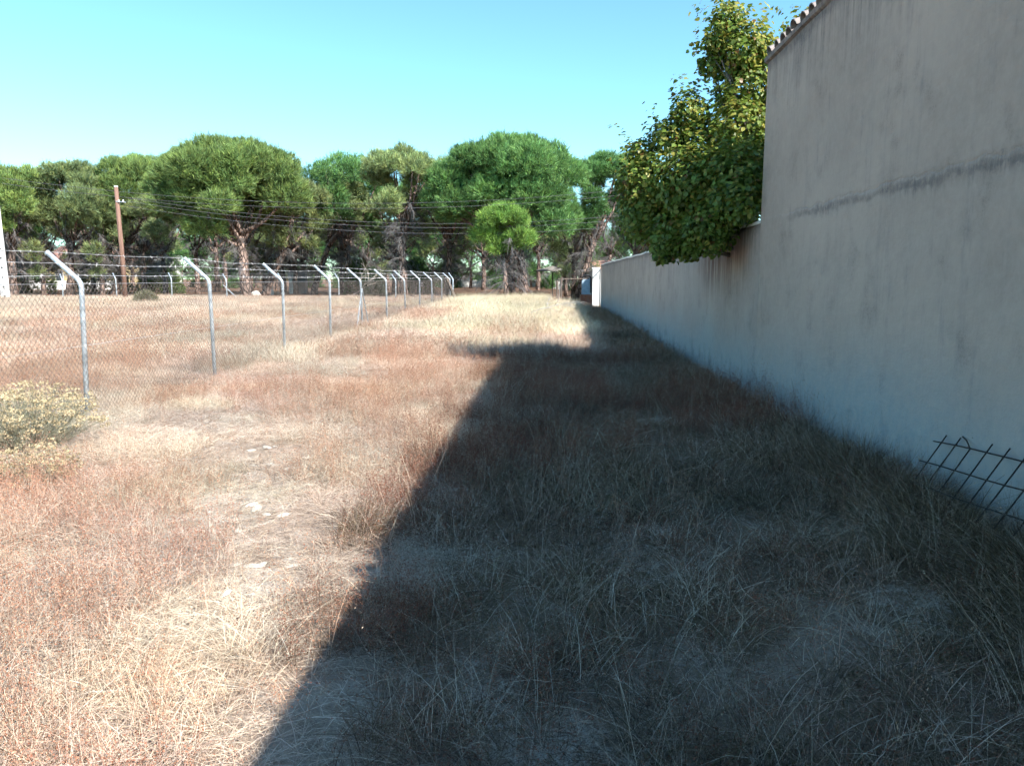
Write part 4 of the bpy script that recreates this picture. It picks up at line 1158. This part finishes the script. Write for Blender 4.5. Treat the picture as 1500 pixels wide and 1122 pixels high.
def scatter(name, kind, pts, scl, tintv, label, lean=0.12, quarter=False):
    n = len(pts)
    me = bpy.data.meshes.new(name); me.vertices.add(n); me.vertices.foreach_set('co', pts.astype(np.float32).ravel())
    rot = np.stack([rng.normal(0, lean, n), rng.normal(0, lean, n), rng.uniform(0, 6.283, n)], 1)
    if quarter: rot[:, 2] = rng.integers(0, 4, n) * (math.pi / 2) + rng.normal(0, 0.14, n)
    a = me.attributes.new('rot', 'FLOAT_VECTOR', 'POINT'); a.data.foreach_set('vector', rot.astype(np.float32).ravel())
    a = me.attributes.new('scl', 'FLOAT_VECTOR', 'POINT'); a.data.foreach_set('vector', scl.astype(np.float32).ravel())
    a = me.attributes.new('tint', 'FLOAT_VECTOR', 'POINT'); a.data.foreach_set('vector', tintv.astype(np.float32).ravel())
    a = me.attributes.new('pick', 'INT', 'POINT'); a.data.foreach_set('value', rng.integers(0, len(src[kind]), n).astype(np.int32))
    me.update()
    o = link(name, me); tag(o, label, None, None, 'stuff')
    ng = bpy.data.node_groups.new(name, 'GeometryNodeTree')
    ng.interface.new_socket('Geometry', in_out='INPUT', socket_type='NodeSocketGeometry')
    ng.interface.new_socket('Geometry', in_out='OUTPUT', socket_type='NodeSocketGeometry')
    gi = ng.nodes.new('NodeGroupInput'); go = ng.nodes.new('NodeGroupOutput')
    ip = ng.nodes.new('GeometryNodeInstanceOnPoints'); ip.inputs['Pick Instance'].default_value = True
    jn = ng.nodes.new('GeometryNodeJoinGeometry')
    g2 = ng.nodes.new('GeometryNodeGeometryToInstance')
    for s in reversed(src[kind]):
        oi = ng.nodes.new('GeometryNodeObjectInfo'); oi.inputs['Object'].default_value = s; oi.inputs['As Instance'].default_value = True
        ng.links.new(oi.outputs['Geometry'], jn.inputs[0])
    def attr(nm, ty):
        a_ = ng.nodes.new('GeometryNodeInputNamedAttribute'); a_.data_type = ty; a_.inputs['Name'].default_value = nm; return a_.outputs['Attribute']
    er = ng.nodes.new('FunctionNodeEulerToRotation')
    ng.links.new(attr('rot', 'FLOAT_VECTOR'), er.inputs[0])
    ng.links.new(gi.outputs[0], ip.inputs['Points']); ng.links.new(jn.outputs[0], ip.inputs['Instance'])
    ng.links.new(attr('pick', 'INT'), ip.inputs['Instance Index']); ng.links.new(er.outputs[0], ip.inputs['Rotation']); ng.links.new(attr('scl', 'FLOAT_VECTOR'), ip.inputs['Scale'])
    ng.links.new(ip.outputs[0], go.inputs[0])
    md = o.modifiers.new('scatter', 'NODES'); md.node_group = ng
    return o

def ring(r0, r1, dens, a=math.radians(56)):
    n = int(a * (r1 * r1 - r0 * r0) * dens)
    r_ = np.sqrt(rng.uniform(r0 * r0, r1 * r1, n)); t = rng.uniform(-a, a, n) + math.radians(4)
    x = -np.sin(t) * r_; y = np.cos(t) * r_
    ok = (x < WX - 0.05) | ((y > 39) & (x < 2.4)); ok &= (y < 43.5 + 2.5 * (fbm(x * 0.2, y * 0.2, 50) - 0.5)) & (y > 0.3)
    ok &= ~((x > WX - 0.5) & (y > 39))
    return x[ok], y[ok]

def blob(x, y, cx, cy, rx, ry): return np.exp(-(((x - cx) / rx) ** 2 + ((y - cy) / ry) ** 2))
def bare(x, y):
    """trodden strip with little growth, 0..1"""
    line = -1.15 - 0.37 * (y - 3) + 0.35 * (fbm(y * 0.6, y * 0 + 3, 60) - 0.5)
    tr = np.exp(-((x - line) / 0.60) ** 2) * sstep(12, 6, y) * (0.55 + 0.9 * fbm(x * 1.3, y * 1.3, 61))
    tr2 = blob(x, y, -0.35, 2.2, 0.5, 0.5) * 0.8 + blob(x, y, -3.1, 7.0, 0.5, 0.35) * 0.8 + blob(x, y, 0.6, 5.6, 0.4, 0.5) * 0.4
    return np.clip(tr + tr2 + 0.9 * (sstep(0.60, 0.72, fbm(x * 0.8, y * 0.8, 62))), 0, 1)
def red_w(x, y):
    w = 0.06 + 1.05 * sstep(0.47, 0.66, fbm(x * 0.55, y * 0.42, 63)) * (0.5 + fbm(x * 2.1, y * 2.1, 64))
    w = w + 0.9 * blob(x, y, -2.5, 4.5, 0.7, 0.6) + 0.7 * blob(x, y, -1.4, 8.2, 1.2, 1.8) + 0.7 * blob(x, y, -1.0, 3.3, 0.25, 0.6) + 0.5 * blob(x, y, 0.35, 3.2, 0.4, 0.5) + 0.7 * blob(x, y, -2.2, 2.4, .5, .6)
    w = w + 0.45 * sstep(-5, -7, x) * sstep(30, 22, y)
    return np.clip(w, 0, 1) * (1 - 0.8 * sstep(-1.2, 0.2, x) * (x < WX)) * (1 - 0.6 * sstep(22, 30, y))

def make(name, kind, x, y, prob, s, label, hs=(0.8, 1.2), tint0=(1, 1, 1), tvar=0.16, zo=0.0, lean=0.12, patch=True, quarter=False):
    k = rng.random(len(x)) < prob
    x, y = x[k], y[k]; n = len(x)
    z = ground_z(x, y) + zo
    sc_ = rng.uniform(s[0], s[1], n); sc = np.stack([sc_, sc_, sc_ * rng.uniform(hs[0], hs[1], n)], 1)
    tn = np.array(tint0) * (1 + tvar * (rng.random((n, 1)) * 2 - 1)) * (1 + 0.018 * rng.normal(size=(n, 3)))
    if patch: tn = tn * (0.80 + 0.40 * fbm(x * 0.7, y * 0.7, 91))[:, None]
    return scatter(name, kind, np.stack([x, y, z], 1), sc, np.clip(tn, 0.3, 1.7), label, lean, quarter)

def tallness(x, y): return 0.7 + 0.6 * fbm(x * 0.5, y * 0.5, 66)

# near field: carpet of plant patches, kind chosen by place, darker colours where the wall's shade falls
hx, hy = np.meshgrid(np.arange(WX - 0.30, -16, -0.62), np.arange(0.7, 15.4, 0.62))
x = (hx + rng.uniform(-0.07, 0.07, hx.shape)).ravel(); y = (hy + rng.uniform(-0.07, 0.07, hy.shape)).ravel()
x = np.minimum(x, WX - 0.30)
ok = (np.hypot(x, y) < 14.6) & (np.abs(np.arctan2(-x, y) - 0.07) < 1.05)
x, y = x[ok], y[ok]
Bx = bare(x, y); Rx = red_w(x, y) / 0.9; shade_strip = sstep(-1.35, -0.45, x + 1.0 * (fbm(x * 0.7, y * 0.7, 71) - 0.5))  # last mask follows the wall's shadow strip, brings in shade-darkened patches
sc_b = (0.15 + Bx * 1.22) * (1 - 0.45 * shade_strip) * (1 - 0.8 * sstep(0.6, 1.4, x)); sc_s = 0.25 + 0.9 * fbm(x * 0.8, y * 0.8, 72); sc_m = 0.35 + 0.7 * fbm(x * 0.9, y * 0.9, 73)
sc_o = shade_strip * (0.25 + 1.5 * fbm(x * 0.6, y * 0.6, 68)); sc_g = shade_strip * 1.0
sc_dr = shade_strip * (0.55 + 1.2 * sstep(0.45, 0.65, fbm(x * 0.8, y * 0.8, 63)))
W_ = np.stack([sc_b, Rx * 1.15 * (1 - shade_strip), sc_s * (1 - 0.85 * shade_strip), sc_m * (1 - 0.9 * shade_strip), sc_o, sc_g, sc_dr], 1)
W_ = W_ ** 2.8 * (0.3 + rng.random(W_.shape))
pick = W_.argmax(1)
KINDS_ = (('sparse_litter', 'patch_bare', 'thin dry litter on the trodden sandy strip'),
          ('rusty_sorrel_weeds', 'patch_rust', 'rusty red brown dried seed weeds among the straw'),
          ('dry_straw_grass', 'patch_straw', 'thin upright straw coloured dry grass along the path'),
          ('matted_dry_grass', 'patch_mat', 'flattened grey straw matting the ground'),
          ('shade_olive_grass', 'patch_shade_olive', 'half green bent grass by the wall, colour darkened to deepen its shade'),
          ('shade_brown_grass', 'patch_shade_brown', 'tangled dry grass beside the wall, coloured dark to look shaded'),
          ('shade_rust_weeds', 'patch_shade_rust', 'rusty seed weeds on the wall side with shade worked into their colour'))
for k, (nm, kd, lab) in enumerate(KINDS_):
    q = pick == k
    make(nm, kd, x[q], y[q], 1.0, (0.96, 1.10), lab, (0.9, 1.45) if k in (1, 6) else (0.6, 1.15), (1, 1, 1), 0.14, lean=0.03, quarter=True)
x1, y1 = ring(1.2, 7, 26); x2, y2 = ring(7, 15, 14)
x = np.concatenate([x1, x2]); y = np.concatenate([y1, y2])
Bx = bare(x, y); Rx = red_w(x, y); sh = sstep(-1.0, -0.2, x)
make('loose_straw_tufts', 'straw', x, y, np.clip(0.45 * (1 - Bx) * (1 - 0.85 * sh), 0, 1), (0.6, 1.1), 'loose taller straw tufts standing out of the matted grass', (0.7, 1.2))
make('loose_rusty_weeds', 'rust', x, y, np.clip(0.9 * Rx * (1 - 0.7 * Bx) + 0.10 * sh, 0, 1), (0.6, 1.1), 'loose taller rusty weeds standing out of the matted grass', (0.7, 1.2))
make('tall_seed_stems', 'tall', x, y, np.clip(0.10 * (1 - Bx) + 0.28 * sh, 0, 1), (0.6, 1.1), 'lone tall pale stems with dried seed heads', (0.8, 1.1), (0.9, 0.85, 0.8))
hx, hy = np.meshgrid(np.arange(WX - 0.75, -62, -1.36), np.arange(4.0, 45, 1.36))
x = (hx + rng.uniform(-0.2, 0.2, hx.shape)).ravel(); y = (hy + rng.uniform(-0.2, 0.2, hy.shape)).ravel()
x = np.minimum(x, WX - 0.75)
ok = (np.hypot(x, y) > 14.1) & (np.abs(np.arctan2(-x, y) - 0.07) < 1.0) & (y < 43.2 + 2.5 * (fbm(x * 0.2, y * 0.2, 50) - 0.5)) & ~((x > 0.3) & (y > 40))
x, y = x[ok], y[ok]
Rx = red_w(x, y)
yel = np.clip(blob(x, y, -0.7, 26, 2.4, 9) * 1.2 + 0.5 * sstep(28, 38, y) * sstep(-5, -3, x), 0, 1)
far_shade_strip = sstep(0.2, 1.5, x + 1.0 * (fbm(x * 0.5, y * 0.5, 75) - 0.5))  # low wall's shadow strip, brings in the shade-darkened far patches
W_ = np.stack([0.55 + 0.3 * fbm(x * 0.3, y * 0.3, 76), Rx * 1.25, yel * 1.6 * (1 - far_shade_strip), far_shade_strip * 1.5], 1) ** 2.0 * (0.3 + rng.random((len(x), 4)))
pick = W_.argmax(1)
for k, (nm, kd, lab) in enumerate((('far_straw_grass', 'far_straw', 'pale dry grass covering the far half of the field'),
                                   ('far_rusty_weeds', 'far_rust', 'pinkish brown weeds spread over the fenced field'),
                                   ('yellow_tall_grass', 'far_yellow', 'tall pale yellow grass glowing beyond the shadow'),
                                   ('far_shade_grass', 'far_shade', 'grass along the far boundary wall with shade painted into its colour'))):
    q = pick == k
    make(nm, kd, x[q], y[q], 1.0, (0.95, 1.12), lab, (0.75, 1.15), (1, 1, 1), 0.10, lean=0.015, quarter=True)
# weeds crowding the foot of the wall
n = 420
y = rng.uniform(2.0, 24, n) ; x = WX - 0.04 - np.abs(rng.normal(0, 0.14, n))
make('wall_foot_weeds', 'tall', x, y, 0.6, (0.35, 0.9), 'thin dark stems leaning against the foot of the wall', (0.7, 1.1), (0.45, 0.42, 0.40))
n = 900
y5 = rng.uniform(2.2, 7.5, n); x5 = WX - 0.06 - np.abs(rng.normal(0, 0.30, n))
make('wall_foot_bents', 'bent', x5, y5, sstep(8.0, 4.5, y5) * 0.8, (0.8, 1.35), 'tall tangled grass in shade-darkened colours hiding the wall foot and steel mesh', (0.8, 1.2), (0.75, 0.72, 0.70))
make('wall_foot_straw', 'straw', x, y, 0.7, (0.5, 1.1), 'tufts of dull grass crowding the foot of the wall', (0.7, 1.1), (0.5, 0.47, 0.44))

# chalky crusts of bare soil on the trodden strip
pr5 = random.Random(12)
CR = [rock_mesh(20 + k, (1, 0.8, 0.30)) for k in range(3)]
for me in CR: me.materials.append(M['soilstone'])
for k in range(34):
    yy = pr5.choice((pr5.uniform(3.6, 5.2), pr5.uniform(5.0, 7.2))); xx = -1.20 - 0.37 * (yy - 3) + pr5.gauss(0, 0.24)
    o = link('chalky_stone', CR[k % 3], None, None, (xx, yy, gz(xx, yy) + 0.002)); sc = pr5.uniform(0.010, 0.042); o.scale = (sc * pr5.uniform(1, 1.8), sc, sc); o.rotation_euler = (0, 0, pr5.uniform(0, 6))
    tag(o, 'flat chalky stone lying on the trodden sandy strip', 'stone', 'chalky stones on the strip')
